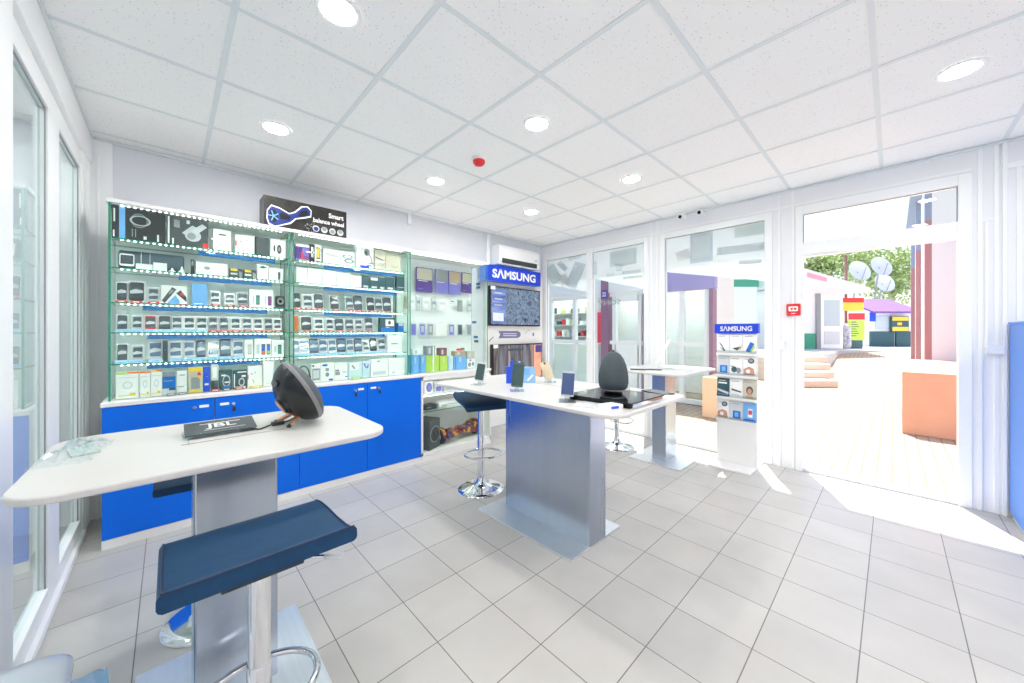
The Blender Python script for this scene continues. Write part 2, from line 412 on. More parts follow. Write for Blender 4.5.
# door: frame with a glazed fanlight, leaf standing open outside the view
d = MB()
for a, b in ((-0.40, -0.334), (0.568, 0.62)): d.box(XR - .015, XR + .075, a, b, 0, 2.44, WHITE)
d.box(XR - .015, XR + .075, -0.334, 0.568, 1.975, 2.10, WHITE); d.box(XR - .015, XR + .075, -0.334, 0.568, 2.367, 2.44, WHITE)
d.box(XR - .015, XR + .11, -0.334, 0.568, 0.0, 0.022, LGREY)
for a, b, c, e in ((-.334, -.328, 2.10, 2.367), (.562, .568, 2.10, 2.367), (-.334, .568, 2.361, 2.367), (-.334, .568, 2.10, 2.106)): d.box(XR + .012, XR + .018, a, b, c, e, GREY)
d1 = d.build('door_1', kind='structure', bevel=.004)
MB().box(XR + .02, XR + .028, -0.334, 0.568, 2.10, 2.367, GLASS).build('pane', d1)
MB().box(XR - .05, XR - .015, 0.32, 0.50, 1.985, 2.02, WHITE).build('door_contact', d1, bevel=.004)
# shop name on the street side of the second window, so it reads backwards from inside
LETT = col('window_lettering', (176, 180, 186), rough=.5)
MB().text('SONY', 0.34, 0.062, LETT, frame((XR + .030, 2.61, 1.675), (0, 1, 0), (0, 0, 1)), .0, .012).build('lettering', w2)
# soffit over the pavement
MB().box(XO, XO + .08, YF, YB + .3, 2.45, 2.75, WPAINT).build('roof_overhang', kind='structure')

# --- glazed sliding partition on the other side
XP = XL
wl = MB()
wl.box(XP - .09, XP + .01, YF, YB, 2.43, ZC, WHITE); wl.box(XP - .09, XP - .015, YF, YB, 2.33, 2.43, WHITE)
wl.box(XP - .09, XP + .005, 1.93, 2.075, 0, 2.43, WHITE); wl.box(XP - .09, XP + .0, 3.52, YB, 0, 2.43, WHITE)
wl.box(XP - .09, XP - .0, YF, 0.9, 0, 2.43, WPAINT)
wl.box(XP - .09, XP + .005, 0.9, 1.02, 0, 2.43, WHITE)
wl.build('wall_left', kind='structure', bevel=.004)
tl = MB()
for y in (3.60, 3.66, 3.72): tl.box(XP, XP + .006, y - .01, y + .01, 0.0, 2.43, WHITE)
tl.box(XP - .015, XP + .012, 1.02, 3.52, 0.0, 0.035, WHITE); tl.box(XP - .06, XP - .02, 1.02, 3.52, 0.0, 0.05, LGREY)
tl.box(-.39, -.285, YB - .012, YB, 0, ZC - .02, WHITE); tl.box(-.36, -.345, YB - .02, YB - .012, 0, 2.5, WHITE)
tl.build('trim_4', kind='structure', bevel=.002)
def lwin(n, y0, y1, gy0, gy1, gz0=.12, gz1=2.30):
    f = MB(); a, b = XP - .05, XP - .005
    f.box(a, b, y0, gy0, .035, 2.34, WHITE); f.box(a, b, gy1, y1, .035, 2.34, WHITE); f.box(a, b, gy0, gy1, .035, gz0, WHITE); f.box(a, b, gy0, gy1, gz1, 2.34, WHITE)
    for p, q, r, s in ((gy1 - .008, gy1, gz0, gz1), (gy0, gy0 + .006, gz0, gz1), (gy0, gy1, gz1 - .01, gz1)): f.box(XP - .018, XP - .012, p, q, r, s, GREY)
    o = f.build('window_%d' % n, kind='structure', bevel=.004)
    MB().box(XP - .03, XP - .024, gy0, gy1, gz0, gz1, PARTG).build('pane', o)
lwin(4, 2.075, 2.76, 2.10, 2.646); lwin(5, 2.76, 3.52, 2.868, 3.457); lwin(6, 1.02, 1.93, 1.10, 1.85)

# --- small fittings on walls and ceiling
def conduit(label, boxes, name='cable_trunking', cat='cable trunking', m=WHITE):
    b = MB()
    for q in boxes: b.box(*q, m)
    return tag(b.build(name, bevel=.002), label, cat)
conduit('short white cable cover under the ceiling above the glass showcases', [(1.955, 1.995, YB - .03, YB, 2.50, ZC)], 'cable_cover', 'cable cover')
conduit('white vertical cable trunking on back wall left of the air conditioner', [(3.10, 3.155, YB - .035, YB, 2.10, 2.60)])
conduit('thin vertical white trunking on window wall right of the doorway', [(XR - .02, XR, -0.47, -0.455, 1.17, 2.07)])
conduit('small white junction box on window wall beside the blue cabinet', [(XR - .045, XR, -0.535, -0.46, 1.13, 1.19)], 'junction_box', 'junction box')
conduit('small white socket box on the post between window and doorway', [(XR - .04, XR, 0.70, 0.735, 1.12, 1.19)], 'socket_box', 'socket')

lamps = [(.512, 1.588), (.512, 2.79), (1.718, 1.575), (1.718, 2.79), (2.936, 1.575), (2.936, 2.781), (2.932, -.238), (1.718, -.238), (.512, -.238), (.512, -1.45), (1.718, -1.45), (2.932, -1.45)]
L0 = thing('ceiling_light', '', 'ceiling light', (0, 0, ZC))
MB().lathe([(.092, -.001), (.091, -.006), (.080, -.009), (.068, -.006), (.066, -.001)], WHITE, n=40, caps=False).build('frame', L0, local=True)
MB().lathe([(.066, -.001), (.064, -.005), (.045, -.008), (.02, -.009), (.001, -.009)][::-1], LAMP, n=36).build('diffuser', L0, local=True)
LL = ['round recessed ceiling light at the top edge of the photo above the near table', 'round recessed ceiling light nearest the left glass partition and the back showcases',
      'round recessed ceiling light beside the red fire detector, nearer the camera', 'round recessed ceiling light in back row, left of the farthest one',
      'round recessed ceiling light nearest the security cameras', 'farthest round recessed ceiling light, above the television corner',
      'round recessed ceiling light above the doorway at the right of the photo'] + ['round recessed ceiling light behind the camera'] * 5
for i, (x, y) in enumerate(lamps):
    if i == 0: L0.location = (x, y, ZC); W[L0.name] = T(x, y, ZC); L0['label'] = LL[0]; L0['group'] = 'recessed ceiling lights'
    elif i < 7: dup(L0, (x, y, ZC), 0, LL[i], 'recessed ceiling lights')
    else: dup(L0, (x, y, ZC), 0, LL[i], 'recessed ceiling lights behind the camera')
for x_, y in ((-1.0, 0.2), (-1.0, 2.0), (-1.0, 3.2), (-2.2, .2), (-2.2, 2.2)): dup(L0, (x_, y, ZC), 0, 'added unseen ceiling light brightening the room beyond the glass partition', 'added lights beyond the partition')  # added lamps, out of sight, to brighten the room behind the partition

fd = thing('fire_detector', 'red and white round fire detector on the ceiling', 'fire detector', (1.733, 2.193, ZC))
MB().lathe([(.052, 0), (.052, -.016), (.042, -.022)], WHITE, T(1.733, 2.193, ZC)).build('base', fd)
MB().lathe([(.046, -.0221), (.046, -.038), (.036, -.052), (.016, -.060), (.001, -.060)], RED, T(1.733, 2.193, ZC)).build('red_cap', fd)
def seccam(x, y, label):
    o = thing('security_camera', label, 'security camera', (x, y, ZC - .02), 0, 'security cameras over the window')
    MB().box(XR - .012, XR, y - .02, y + .02, ZC - .075, ZC - .025, WHITE).box(x, XR - .012, y - .008, y + .008, ZC - .058, ZC - .044, WHITE).build('bracket', o, bevel=.002)
    X = T(x, y, ZC - .052) @ Matrix.Rotation(RAD(-105), 4, 'Y')
    MB().lathe([(.02, -.05), (.032, -.045), (.036, .0), (.038, .034), (.034, .05)], WHITE, X, 20).build('housing', o)
    MB().lathe([(.019, .049), (.018, .056), (.001, .057)], BGLOSS, X, 20).build('lens', o)
seccam(4.15, 1.62, 'left small white security camera with black lens above the window')
seccam(4.15, 1.42, 'right small white security camera with black lens above the window')
fa = thing('fire_alarm_call_point', 'small red fire alarm call point beside the doorway', 'fire alarm', (XR, .635, 1.49))
MB().box(XR - .03, XR, .583, .687, 1.435, 1.545, RED).build('housing', fa, bevel=.006)
q = MB(); X = face_left((XR - .031, .635, 1.49)); q.rrect(.07, .045, .01, 0, .001, PAPER, X, cy=.008); q.ell(-.012, .008, .01, .012, .001, .0016, RED, X); q.ell(.014, .008, .012, .010, .001, .0016, RED, X)
q.rrect(.03, .008, .002, 0, .001, PAPER, X, 3, cy=-.035).build('sign_plate', fa)

# ================================================================= BASE CABINETS, SHOWCASES
YC0, YC1 = 3.19, 3.60
def base_cabinet(x0, x1, label, lean):
    o = thing('base_cabinet', label, 'cabinet', ((x0 + x1) / 2, 3.4, 0), 0, 'blue base cabinets')
    MB().box(x0, x1, YC0 + .018, YC1, .055, .838, LAMW).build('carcass', o)
    MB().box(x0, x1, YC0 + .002, YC0 + .03, 0, .054, LAMW).build('plinth', o, bevel=.002)
    xm = (x0 + x1) / 2
    for s, a, b in ((-1, x0 + .0015, xm - .002), (1, xm + .002, x1 - .0015)):
        dd = MB().box(a, b, YC0, YC0 + .018, .057, .836, BLUE).build('door', o, bevel=.0015)
        lx = xm + s * .104
        lk = MB().lathe([(.012, 0), (.012, .008), (.009, .011)], CHROME, face_room((lx, YC0, .781)), 18)
        lk.box(-.0015, .0015, -.006, .006, .011, .0125, BLACK, face_room((lx, YC0, .781))); lk.build('lock', dd)
        if s == 1 or lean:
            k = MB(); X = face_room((lx, YC0, .781)); k.box(-.001, .001, -.012, .004, .011, .03, SILV, X); k.rrect(.016, .035, .006, .021, .024, BLACK, X, cy=-.034); k.build('key', dd)
        lp = MB(); X = face_room((xm + s * .054, YC0, .785)); lp.rrect(.05, .018, .003, 0, .002, PAPER, X, 4); part_label(lp.build('label_plate', dd), 'white blank label plate')
    return o
base_cabinet(-.285, .742, 'blue two-door base cabinet nearest the glass partition', False)
base_cabinet(.742, 1.800, 'blue two-door base cabinet beside the glazed hoverboard display', True)
ct = MB().box(-.29, 2.70, YC0 - .004, YC1, .838, .864, LAMW).build('counter_top', bevel=.003)
tag(ct, 'long white counter top on the blue cabinets under the showcases', 'counter top')

# glazed low display with the hoverboard
gd = thing('display_cabinet', 'low white display cabinet with glass front holding a hoverboard', 'display cabinet', (2.25, 3.4, 0))
x0, x1 = 1.802, 2.70
b = MB(); b.box(x0, x1, YC0 + .012, YC1, .055, .075, LAMW); b.box(x0, x0 + .022, YC0 + .0, YC1, .055, .838, LAMW); b.box(x1 - .022, x1, YC0, YC1, .055, .838, LAMW); b.box(x0 + .022, x1 - .022, YC1 - .016, YC1, .075, .838, LAMW)
b.box(x0, x1, YC0, YC0 + .02, .80, .838, LAMW); b.box(x0, x1, YC0, YC0 + .02, .055, .085, LAMW); b.build('carcass', gd, bevel=.001)
MB().box(x0, x1, YC0 + .002, YC0 + .03, 0, .054, LAMW).build('plinth', gd, bevel=.002)
MB().box(x0 + .022, x1 - .022, YC0 + .004, YC0 + .009, .085, .80, SHOWG).build('glass_front', gd)
lm = MB()
for i in range(52): lm.box(x0 + .04 + i * .016, x0 + .047 + i * .016, YC0 + .022, YC0 + .03, .797, .80, LED)
lm.build('led_strip', gd)
lm = MB()
for i in range(52): lm.box(x0 + .04 + i * .016, x0 + .047 + i * .016, YC0 + .052, YC0 + .060, .632, .635, LED)
lm.build('led_strip', gd)
MB().box(x0 + .024, x1 - .024, YC0 + .03, YC1 - .018, .475, .482, SHOWG, edge=GEDGE, axis=2).build('shelf', gd)
MB().box(x0 + .024, x1 - .024, YC0 + .05, YC1 - .018, .635, .648, LAMW).build('shelf', gd)

YG, YGB, ZG0, ZG1 = 3.245, 3.55, .865, 2.085
SHZ = [1.851, 1.671, 1.458, 1.274, 1.081]
BACK = col('showcase_back', (244, 248, 248), rough=.25)
RAILB = film('rail_blue', (70, 138, 204), .75)
def showcase(name, label, x0, x1, shelves, rails, leds, rightpane=True):
    o = thing(name, label, 'glass showcase', ((x0 + x1) / 2, 3.4, ZG0), 0, 'glass showcases along the back wall')
    e = .010
    MB().box(x0 + e, x1 - e, YG, YG + .006, ZG0 + .004, ZG1 - .02, SHOWG, edge=GTEAL, axis=1).build('front_pane', o)
    MB().box(x0, x0 + e, YG - .002, YGB, ZG0, ZG1 - .02, SHOWG, edge=GEDGE, axis=0).build('side_pane', o)
    MB().box(x1 - e, x1, YG - .002, YGB, ZG0, ZG1 - .02, SHOWG, edge=GEDGE, axis=0).build('side_pane', o)
    MB().box(x0 + e, x1 - e, YGB - .008, YGB, ZG0, ZG1 - .02, BACK).build('back_panel', o)
    MB().box(x0 - .008, x1 + .008, YG - .012, YGB + .005, ZG1 - .02, ZG1 + .004, LAMW).build('top_cap', o, bevel=.002)
    for z in shelves:
        sh = MB().box(x0 + e + .002, x1 - e - .002, YG + .012, YGB - .01, z, z + .008, SHOWG, edge=GEDGE, axis=2).build('shelf', o)
        if leds:
            lm = MB(); n = int((x1 - x0 - .08) / .028)
            for i in range(n):
                x = x0 + .05 + i * .028; lm.box(x, x + .0095, YG + .009, YG + .0118, z - .006, z - .001, LED)
            lm.build('led_strip', sh)
    if True:
        lm = MB(); n = int((x1 - x0 - .08) / .028)  # extra strip added under the cap to brighten the showcase inside
        for i in range(n): lm.box(x0 + .05 + i * .028, x0 + .059 + i * .028, YG + .03, YG + .036, ZG1 - .024, ZG1 - .0205, LED)
        lm.build('led_strip', o)
    for (a, b_, z) in rails:
        MB().box(a, b_, YG + .055, YG + .062, z - .036, z - .008, RAILB).build('shelf_rail', o)
    return o
scA = showcase('glass_showcase', 'glass showcase nearest the glass partition, full of phones on pale blue and red tags', -.262, .690, SHZ, [(.15, .60, 1.851), (.05, .58, 1.671), (-.12, .55, 1.458), (-.10, .55, 1.274), (-.10, .50, 1.081)], True)
scB = showcase('glass_showcase', 'middle glass showcase, under the right half of the hoverboard box', .708, 1.690, SHZ, [(.95, 1.60, 1.851), (.95, 1.60, 1.671), (.95, 1.55, 1.458), (.85, 1.48, 1.274)], True)
scC = showcase('glass_showcase', 'glass showcase of hanging phone cases beside the television panel', 1.705, 2.692, [], [], False)
# little price stickers on the end pane
for y, z, m_ in ((3.42, 1.86, MIDB), (3.42, 1.815, TEALD), (3.47, 1.22, MIDB), (3.46, 1.17, TEALD), (3.50, 1.40, MIDB)): MB().box(2.6925, 2.6935, y - .04, y + .04, z - .014, z + .014, m_).build('sticker', scC)

# ---------------------------------------------------------------- goods: boxes, phones, tablets
def goods_box(name, label, cat, x0, x1, yf, dep, z0, h, m, side=None, deco=(), group=None, lid=None, rz=0.0):
    w = x1 - x0; cx = (x0 + x1) / 2; cy = yf + dep / 2
    Xb = T(cx, cy, z0, rz)
    o = MB(); o.box(-w / 2, w / 2, -dep / 2, dep / 2, 0, h, side or m, Xb)
    F = Xb @ face_room((-w / 2, -dep / 2 - .0006, 0))
    if side: o.quad([(0, 0, 0), (w, 0, 0), (w, h, 0), (0, h, 0)], m, F)
    for q_, dd in enumerate(deco):
        k = dd[0]; e_ = .0004 + .00022 * q_
        if k == 'r': _, u0, u1, v0, v1, mm = dd; o.quad([(u0 * w, v0 * h, e_), (u1 * w, v0 * h, e_), (u1 * w, v1 * h, e_), (u0 * w, v1 * h, e_)], mm, F)
        elif k == 'e': _, u, v, ru, rv, mm = dd; o.ell(u * w, v * h, ru * w, rv * h, .0001, e_ + .0004, mm, F, 20)
        elif k == 'p': _, pts, mm = dd; o.quad([(p[0] * w, p[1] * h, e_ + .0003) for p in pts], mm, F)
        elif k == 'ring':
            _, u, v, ru, rv, mm, wd = dd
            n = 28; vs = []
            for i in range(n):
                a = 2 * PI * i / n
                for f_ in (1, 1 - wd): vs.append((u * w + ru * w * f_ * math.cos(a), v * h + rv * h * f_ * math.sin(a), e_ + .0005))
            o.add(vs, [(2 * i, 2 * ((i + 1) % n), 2 * ((i + 1) % n) + 1, 2 * i + 1) for i in range(n)], mm, False, F)
        elif k == 't': _, s_, u, v, tw, th, mm = dd; o.text(s_, tw * w, th * h, mm, F @ Matrix.Translation((u * w, v * h, 0)), .0015, .02)
    b_ = o.build(name)
    # put the origin at the base of the thing
    for v in b_.data.vertices: v.co = Xb.inverted() @ v.co
    b_.matrix_world = Xb; W[b_.name] = Xb
    return tag(b_, label, cat, group)

def phone_proto(w, h, body, scr, tagm, th=.008, lean=12, band=False):
    """a phone leaning on a clear stand with its price tag; local, base at the origin, faces -Y"""
    o = thing('display_phone', '', 'phone'); X = Matrix.Translation((0, .004, .018)) @ Matrix.Rotation(RAD(-lean), 4, 'X') @ face_room((0, 0, 0))
    MB().rrect(w, h, min(.012, w * .16), -th, 0, body, X, 5, cy=h / 2).build('body', o, local=True)
    s = MB(); s.rrect(w * .86, h * .74, .003, 0, .0006, scr, X, 3, cy=h * .52)
    if band:   # pale reflection painted onto the screen
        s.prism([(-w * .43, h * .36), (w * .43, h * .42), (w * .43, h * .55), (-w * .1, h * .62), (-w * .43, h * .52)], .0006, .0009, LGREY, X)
    s.build('screen', o, local=True)
    if tagm is not None: MB().rrect(w * 1.24, h * 1.12, .004, -th - .004, -th - .003, PAPER, X, 3, cy=h * .53).build('backing_card', o, local=True)
    k = MB(); k.box(-w * .35, w * .35, -.012, .035, 0, .003, ACRYL); k.box(-w * .3, w * .3, .018, .021, .003, h * .45, ACRYL); k.box(-w * .35, w * .35, -.012, -.009, .003, .012, ACRYL); k.build('stand', o, local=True)
    if tagm is not None:
        p = MB(); wd = .052 if tagm is TAGR else .062
        p.box(-wd / 2, wd / 2, -.0165, -.0135, 0, .013 if tagm is TAGR else .020, tagm)
        p.box(-wd * .25, wd * .25, -.0170, -.0165, .004, .009, PAPER if tagm is TAGR else SKYB); p.build('price_tag', o, local=True)
    return o
PH = {}
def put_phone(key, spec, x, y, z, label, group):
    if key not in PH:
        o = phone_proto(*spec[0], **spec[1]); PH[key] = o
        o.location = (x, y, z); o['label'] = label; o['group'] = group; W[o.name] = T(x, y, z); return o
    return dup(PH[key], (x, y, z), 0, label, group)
def spec(k, w, h, tagm):
    body, scr = {'k': (BLACK, SCRD), 's': (SILV, SCR), 'w': (PAPER, SCR), 'g': (GREY, SCR), 'd': (DGREY, SCR), 'r': (TAGR, SCR), 'b': (SILV, SCRB), 'wb': (PAPER, SCRB), 'kb': (DGREY, SCRB)}[k]
    w = round(w / .006) * .006; h = round(h / .01) * .01
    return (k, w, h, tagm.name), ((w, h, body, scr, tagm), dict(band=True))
CN = {'k': 'black phone with dark screen', 's': 'silver framed phone', 'w': 'white phone', 'g': 'grey phone', 'd': 'dark grey phone', 'r': 'red framed phone', 'b': 'silver tablet', 'wb': 'white framed tablet', 'kb': 'dark framed tablet'}

YS = 3.285
SHN = ['top', 'second', 'third', 'fourth', 'fifth', 'bottom']
SHT = [z + .0085 for z in SHZ] + [.869]
LOC = {'A': 'left showcase', 'B': 'middle showcase'}
def lab(desc, n, shelf, case): return '%s, %s from left on %s shelf, %s' % (desc, ORD[n], SHN[shelf], LOC[case])
GN = {'A': 'goods in the showcase nearest the partition', 'B': 'goods in the middle showcase'}
def B(case, shelf, n, name, desc, cat, x0, x1, h, m, dep=.06, **k):
    goods_box(name, lab(desc, n, shelf, case), cat, x0, x1, YS, dep, SHT[shelf], h, m, **k)
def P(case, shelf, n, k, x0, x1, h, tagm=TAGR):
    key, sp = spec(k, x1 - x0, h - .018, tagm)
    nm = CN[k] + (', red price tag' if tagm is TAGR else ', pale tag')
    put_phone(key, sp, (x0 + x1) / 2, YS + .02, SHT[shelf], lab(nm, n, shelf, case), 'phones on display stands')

# showcase A
B('A', 0, 1, 'headphone_box', 'black headphone box with blue stripe', 'headphone box', -.251, -.016, .205, BLACK, .09, deco=[('r', .13, .24, 0, 1, SKYB), ('r', .03, .06, .5, .9, PAPER), ('r', .02, .05, .05, .25, PAPER), ('ring', .5, .62, .16, .22, GREY, .12), ('ring', .52, .62, .2, .16, SILV, .2), ('r', .36, .38, .1, .35, GREY), ('r', .42, .44, .1, .35, GREY), ('r', .58, .64, .06, .16, PAPER), ('r', .84, .88, .04, .26, PAPER)])
B('A', 0, 2, 'headphone_box', 'black headphone box with silver headphones picture', 'headphone box', -.007, .201, .198, DGREY, .09, deco=[('r', .02, .06, .05, .95, PAPER), ('p', [(.16, .62), (.3, .6), (.3, .85), (.16, .88)], GREY), ('e', .62, .4, .2, .2, SILV), ('e', .58, .38, .11, .12, GREY), ('p', [(.55, .55), (.85, .85), (.97, .75), (.7, .45)], LGREY), ('p', [(.35, .45), (.6, .75), (.7, .7), (.45, .38)], SILV), ('r', .46, .54, .78, .9, PAPER), ('r', .86, 1, 0, .2, RED), ('r', .12, .16, .04, .24, PAPER)])
B('A', 0, 3, 'gadget_box', 'white box with small black slot', 'box', .228, .328, .153, PAPER, deco=[('r', .3, .7, .72, .78, BLACK), ('r', 0, 1, .5, .51, LGREY)])
B('A', 0, 4, 'cable_box', 'white box printed with cables and red mark', 'box', .352, .465, .134, PAPER, deco=[('r', .0, .07, .4, .66, TAGR), ('r', .25, .35, .62, .68, GREY), ('p', [(.34, .3), (.4, .26), (.46, .08), (.42, .08)], GREY), ('r', .55, .6, .7, .78, GREY)])
B('A', 0, 5, 'folio_case', 'dark grey folio case', 'tablet case', .472, .560, .140, DGREY, .03, deco=[('r', 0, .1, 0, 1, BLACK)])
B('A', 0, 6, 'earphone_box', 'white box printed with earphone and ring', 'box', .567, .666, .138, PAPER, deco=[('e', .58, .48, .15, .26, DGREY), ('e', .58, .48, .06, .12, GREY), ('e', .26, .5, .06, .2, DGREY)])
rl = thing('sound_bar', lab('long grey rounded wireless speaker lying', 1, 1, 'A'), 'speaker', (-.07, YS + .075, SHT[1]))
X = T(-.228, YS + .085, SHT[1] + .062) @ Matrix.Rotation(PI / 2, 4, 'Y')
MB().lathe([(.001, 0), (.055, 0), (.062, .006), (.062, .30), (.055, .306), (.001, .306)], col('slate', (88, 106, 118), rough=.35, metal=.3), X, 28).build('body', rl)
MB().lathe([(.063, .10), (.063, .103)], PAPER, X, 28).lathe([(.063, .14), (.063, .143)], LGREY, X, 28).build('band', rl)
key, sp = spec('wb', .064, .075, TAGB); PH_t = put_phone(('tabmini', 1), ((.064, .078, PAPER, SCRD, None), dict()), -.188, YS, SHT[1], lab('white framed mini media player', 2, 1, 'A'), 'phones on display stands')
B('A', 1, 3, 'small_carton', 'low white carton', 'box', -.149, -.074, .038, PAPER, .03)
B('A', 1, 4, 'small_carton', 'taller white carton', 'box', -.071, -.007, .054, PAPER, .03)
for n, (xx, hh) in enumerate(((.018, .03), (.066, .048))):
    cm = MB(); cm.lathe([(.019, 0), (.019, .008), (.006, hh * .6), (.005, hh), (.001, hh)], PAPER, T(xx, YS + .03, SHT[1]), 20); tag(cm.build('desk_mount'), lab(('short', 'tall')[n] + ' white cone shaped phone mount', 5 + n, 1, 'A'), 'phone mount')
B('A', 1, 7, 'power_stick', 'slim black upright power bank', 'power bank', .110, .129, .097, BLACK, .02, deco=[('r', .2, .8, .6, .9, GREY)])
B('A', 1, 8, 'drone_box', 'wide white box with small dark print', 'box', .137, .306, .088, PAPER, deco=[('e', .34, .55, .1, .12, GREY), ('r', .05, .9, .2, .23, LGREY)])
for n, (a, b_) in enumerate(((.317, .396), (.400, .478))):
    B('A', 1, 9 + n, 'camera_pack', 'black pack with yellow top label', 'blister pack', a, b_, .064, DGREY, .03, deco=[('r', .1, .6, .72, .98, YEL), ('r', .1, .6, .3, .5, LGREY), ('p', [(.72, .05), (.95, .05), (.95, .6), (.72, .75)], GREY)])
B('A', 1, 11, 'plant_box', 'white box with dark leaf print', 'box', .484, .554, .112, PAPER, deco=[('p', [(.1, .82), (.5, .95), (.9, .86), (.5, .76)], GREEN), ('p', [(.2, .83), (.5, .9), (.8, .86), (.5, .8)], TEALD)])
B('A', 1, 12, 'phone_box', 'white phone box with dark phone print', 'phone box', .560, .650, .095, PAPER, deco=[('r', .62, .8, .1, .72, DGREY), ('r', .66, .78, .2, .66, SCR)])
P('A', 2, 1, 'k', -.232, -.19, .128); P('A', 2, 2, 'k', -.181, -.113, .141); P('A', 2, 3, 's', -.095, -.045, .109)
B('A', 2, 4, 'picture_board', 'white display card, two phones, blue corner', 'display card', -.035, .091, .124, PAPER, .008, deco=[('p', [(.02, .18), (.14, .05), (.58, .8), (.42, .92)], DGREY), ('p', [(.28, .5), (.42, .62), (.52, .78), (.36, .8)], GREY), ('p', [(.58, .6), (.75, .78), (.98, .4), (.98, .15)], DGREY), ('p', [(.7, .56), (.78, .66), (.9, .5), (.84, .44)], TAGR), ('p', [(.2, .02), (.7, .02), (.72, .18), (.55, .5)], SKYB), ('r', .02, .44, -.02, .06, TAGR), ('r', .56, .98, -.04, .04, TAGR)])
B('A', 2, 5, 'blue_box', 'plain sky blue box', 'box', .117, .195, .149, SKYB, deco=[('r', .1, .7, .06, .09, PAPER)])
P('A', 2, 6, 's', .217, .266, .105); P('A', 2, 7, 's', .296, .350, .103); P('A', 2, 8, 'g', .369, .429, .108)
B('A', 2, 9, 'phone_box', 'wide white box with two phones printed', 'phone box', .435, .586, .136, PAPER, deco=[('r', .27, .42, .16, .68, SCR), ('r', .29, .4, .2, .62, GREEN), ('r', .76, .92, .14, .66, DGREY), ('r', .78, .9, .2, .6, PLUM), ('r', .14, .2, .2, .64, LGREY), ('r', .64, .7, .2, .64, LGREY)])
cam = thing('action_camera', lab('square black action camera on a stand', 10, 2, 'A'), 'camera', (.633, YS + .02, SHT[2]))
MB().rrect(.062, .085, .012, -.03, 0, BLACK, face_room((.633, YS + .005, SHT[2] + .056)), 5).build('body', cam)
MB().ell(0, 0, .022, .026, 0, .004, GREY, face_room((.633, YS + .0045, SHT[2] + .056))).ell(0, 0, .012, .014, .004, .006, BGLOSS, face_room((.633, YS + .0045, SHT[2] + .056))).build('lens', cam)
MB().box(.600, .666, YS - .01, YS + .05, SHT[2], SHT[2] + .013, DGREY).build('foot', cam, bevel=.003)
row4 = [('d', -.23, -.188), ('s', -.166, -.122), ('r', -.109, -.059), ('d', -.045, .008), ('s', .017, .066), ('w', .076, .132), ('s', .143, .195), ('g', .206, .255), ('g', .266, .317), ('w', .330, .385), ('s', .400, .452), ('w', .466, .520), ('g', .536, .584), ('w', .594, .644)]
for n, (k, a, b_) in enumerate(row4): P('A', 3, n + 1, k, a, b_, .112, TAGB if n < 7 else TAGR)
row5 = [('d', -.23, -.188, .114), ('s', -.166, -.118, .110), ('b', -.091, -.031, .140), ('k', -.027, -.003, .138), ('wb', .004, .066, .134), ('b', .076, .132, .14), ('kb', .140, .190, .14), ('wb', .201, .261, .14), ('kb', .268, .328, .144), ('b', .342, .402, .143)]
for n, (k, a, b_, h) in enumerate(row5):
    if k == 'k': B('A', 4, n + 1, 'stylus_box', 'narrow black stylus box', 'box', a, b_, h, DGREY, .02, deco=[('r', .3, .7, .5, .6, MIDB)])
    else: P('A', 4, n + 1, k, a, b_, h, TAGB)
B('A', 4, 11, 'phone_box', 'narrow white box with faint phone print', 'phone box', .407, .459, .135, PAPER, deco=[('r', .35, .8, .2, .75, BEIGE), ('r', .42, .74, .28, .68, LGREY)])
B('A', 4, 12, 'phone_box', 'wide white box with two colourful phone prints', 'phone box', .466, .571, .141, PAPER, deco=[('r', .42, .64, .16, .72, DGREY), ('r', .44, .62, .3, .68, MIDB), ('r', .44, .62, .2, .34, ORANGE), ('r', .74, .94, .16, .72, DGREY), ('r', .76, .92, .36, .66, MIDB), ('r', .76, .92, .2, .36, LIME), ('r', .12, .3, .2, .7, LGREY)])
B('A', 4, 13, 'phone_box', 'white box with one green phone print', 'phone box', .575, .656, .132, PAPER, deco=[('r', .5, .8, .18, .72, DGREY), ('r', .53, .77, .24, .64, GREEN), ('r', .2, .36, .3, .64, LGREY)])
# bottom of A
for n, (a, b_, h, top) in enumerate(((-.234, -.136, .165, LIME), (-.131, -.084, .165, ORANGE), (-.081, -.031, .168, YEL))):
    B('A', 5, n + 1, 'accessory_pack', ('wide white pack with green band', 'narrow white pack with orange band', 'narrow white pack with yellow band')[n], 'blister pack', a, b_, h, PAPER, .04, deco=[('r', 0, 1, .92, 1, top), ('r', .5, 1, .94, 1, ORANGE), ('r', .1, .9, .78, .8, LGREY), ('ring', .5, .5, .22, .14, LGREY, .25), ('r', .1, .9, .1, .13, YEL), ('r', .6, .85, .1, .2, YEL)])
B('A', 5, 4, 'cable_pack', 'blue blister pack with grey base', 'blister pack', -.029, .035, .144, MIDB, .04, deco=[('r', 0, 1, 0, .3, LGREY), ('r', .5, 1, .2, .3, TEALD), ('r', 0, 1, .84, 1, GREY), ('r', .1, .8, .62, .66, SKYB)])
B('A', 5, 5, 'charger_pack', 'white pack with faint grey print', 'blister pack', .040, .090, .153, PAPER, .04, deco=[('r', .3, .8, .8, .84, GREY), ('r', .1, .7, .3, .33, GREY), ('r', 0, 1, .36, .37, LGREY)])
B('A', 5, 6, 'toy_pack', 'clear pack with yellow header and red figure', 'blister pack', .097, .172, .175, BEIGE, .04, deco=[('r', 0, 1, .82, 1, YEL), ('r', .1, .9, 0, .1, YEL), ('r', .2, .8, .15, .6, GREY), ('p', [(.6, .72), (.75, .82), (.9, .7), (.75, .6)], RED), ('p', [(.62, .64), (.76, .68), (.9, .62), (.76, .52)], YEL)])
B('A', 5, 7, 'lens_box', 'tall violet blue box with white label', 'box', .176, .210, .171, ROYAL, .04, deco=[('r', .2, .8, .26, .34, PAPER), ('r', .3, .7, .6, .62, SKYB)])
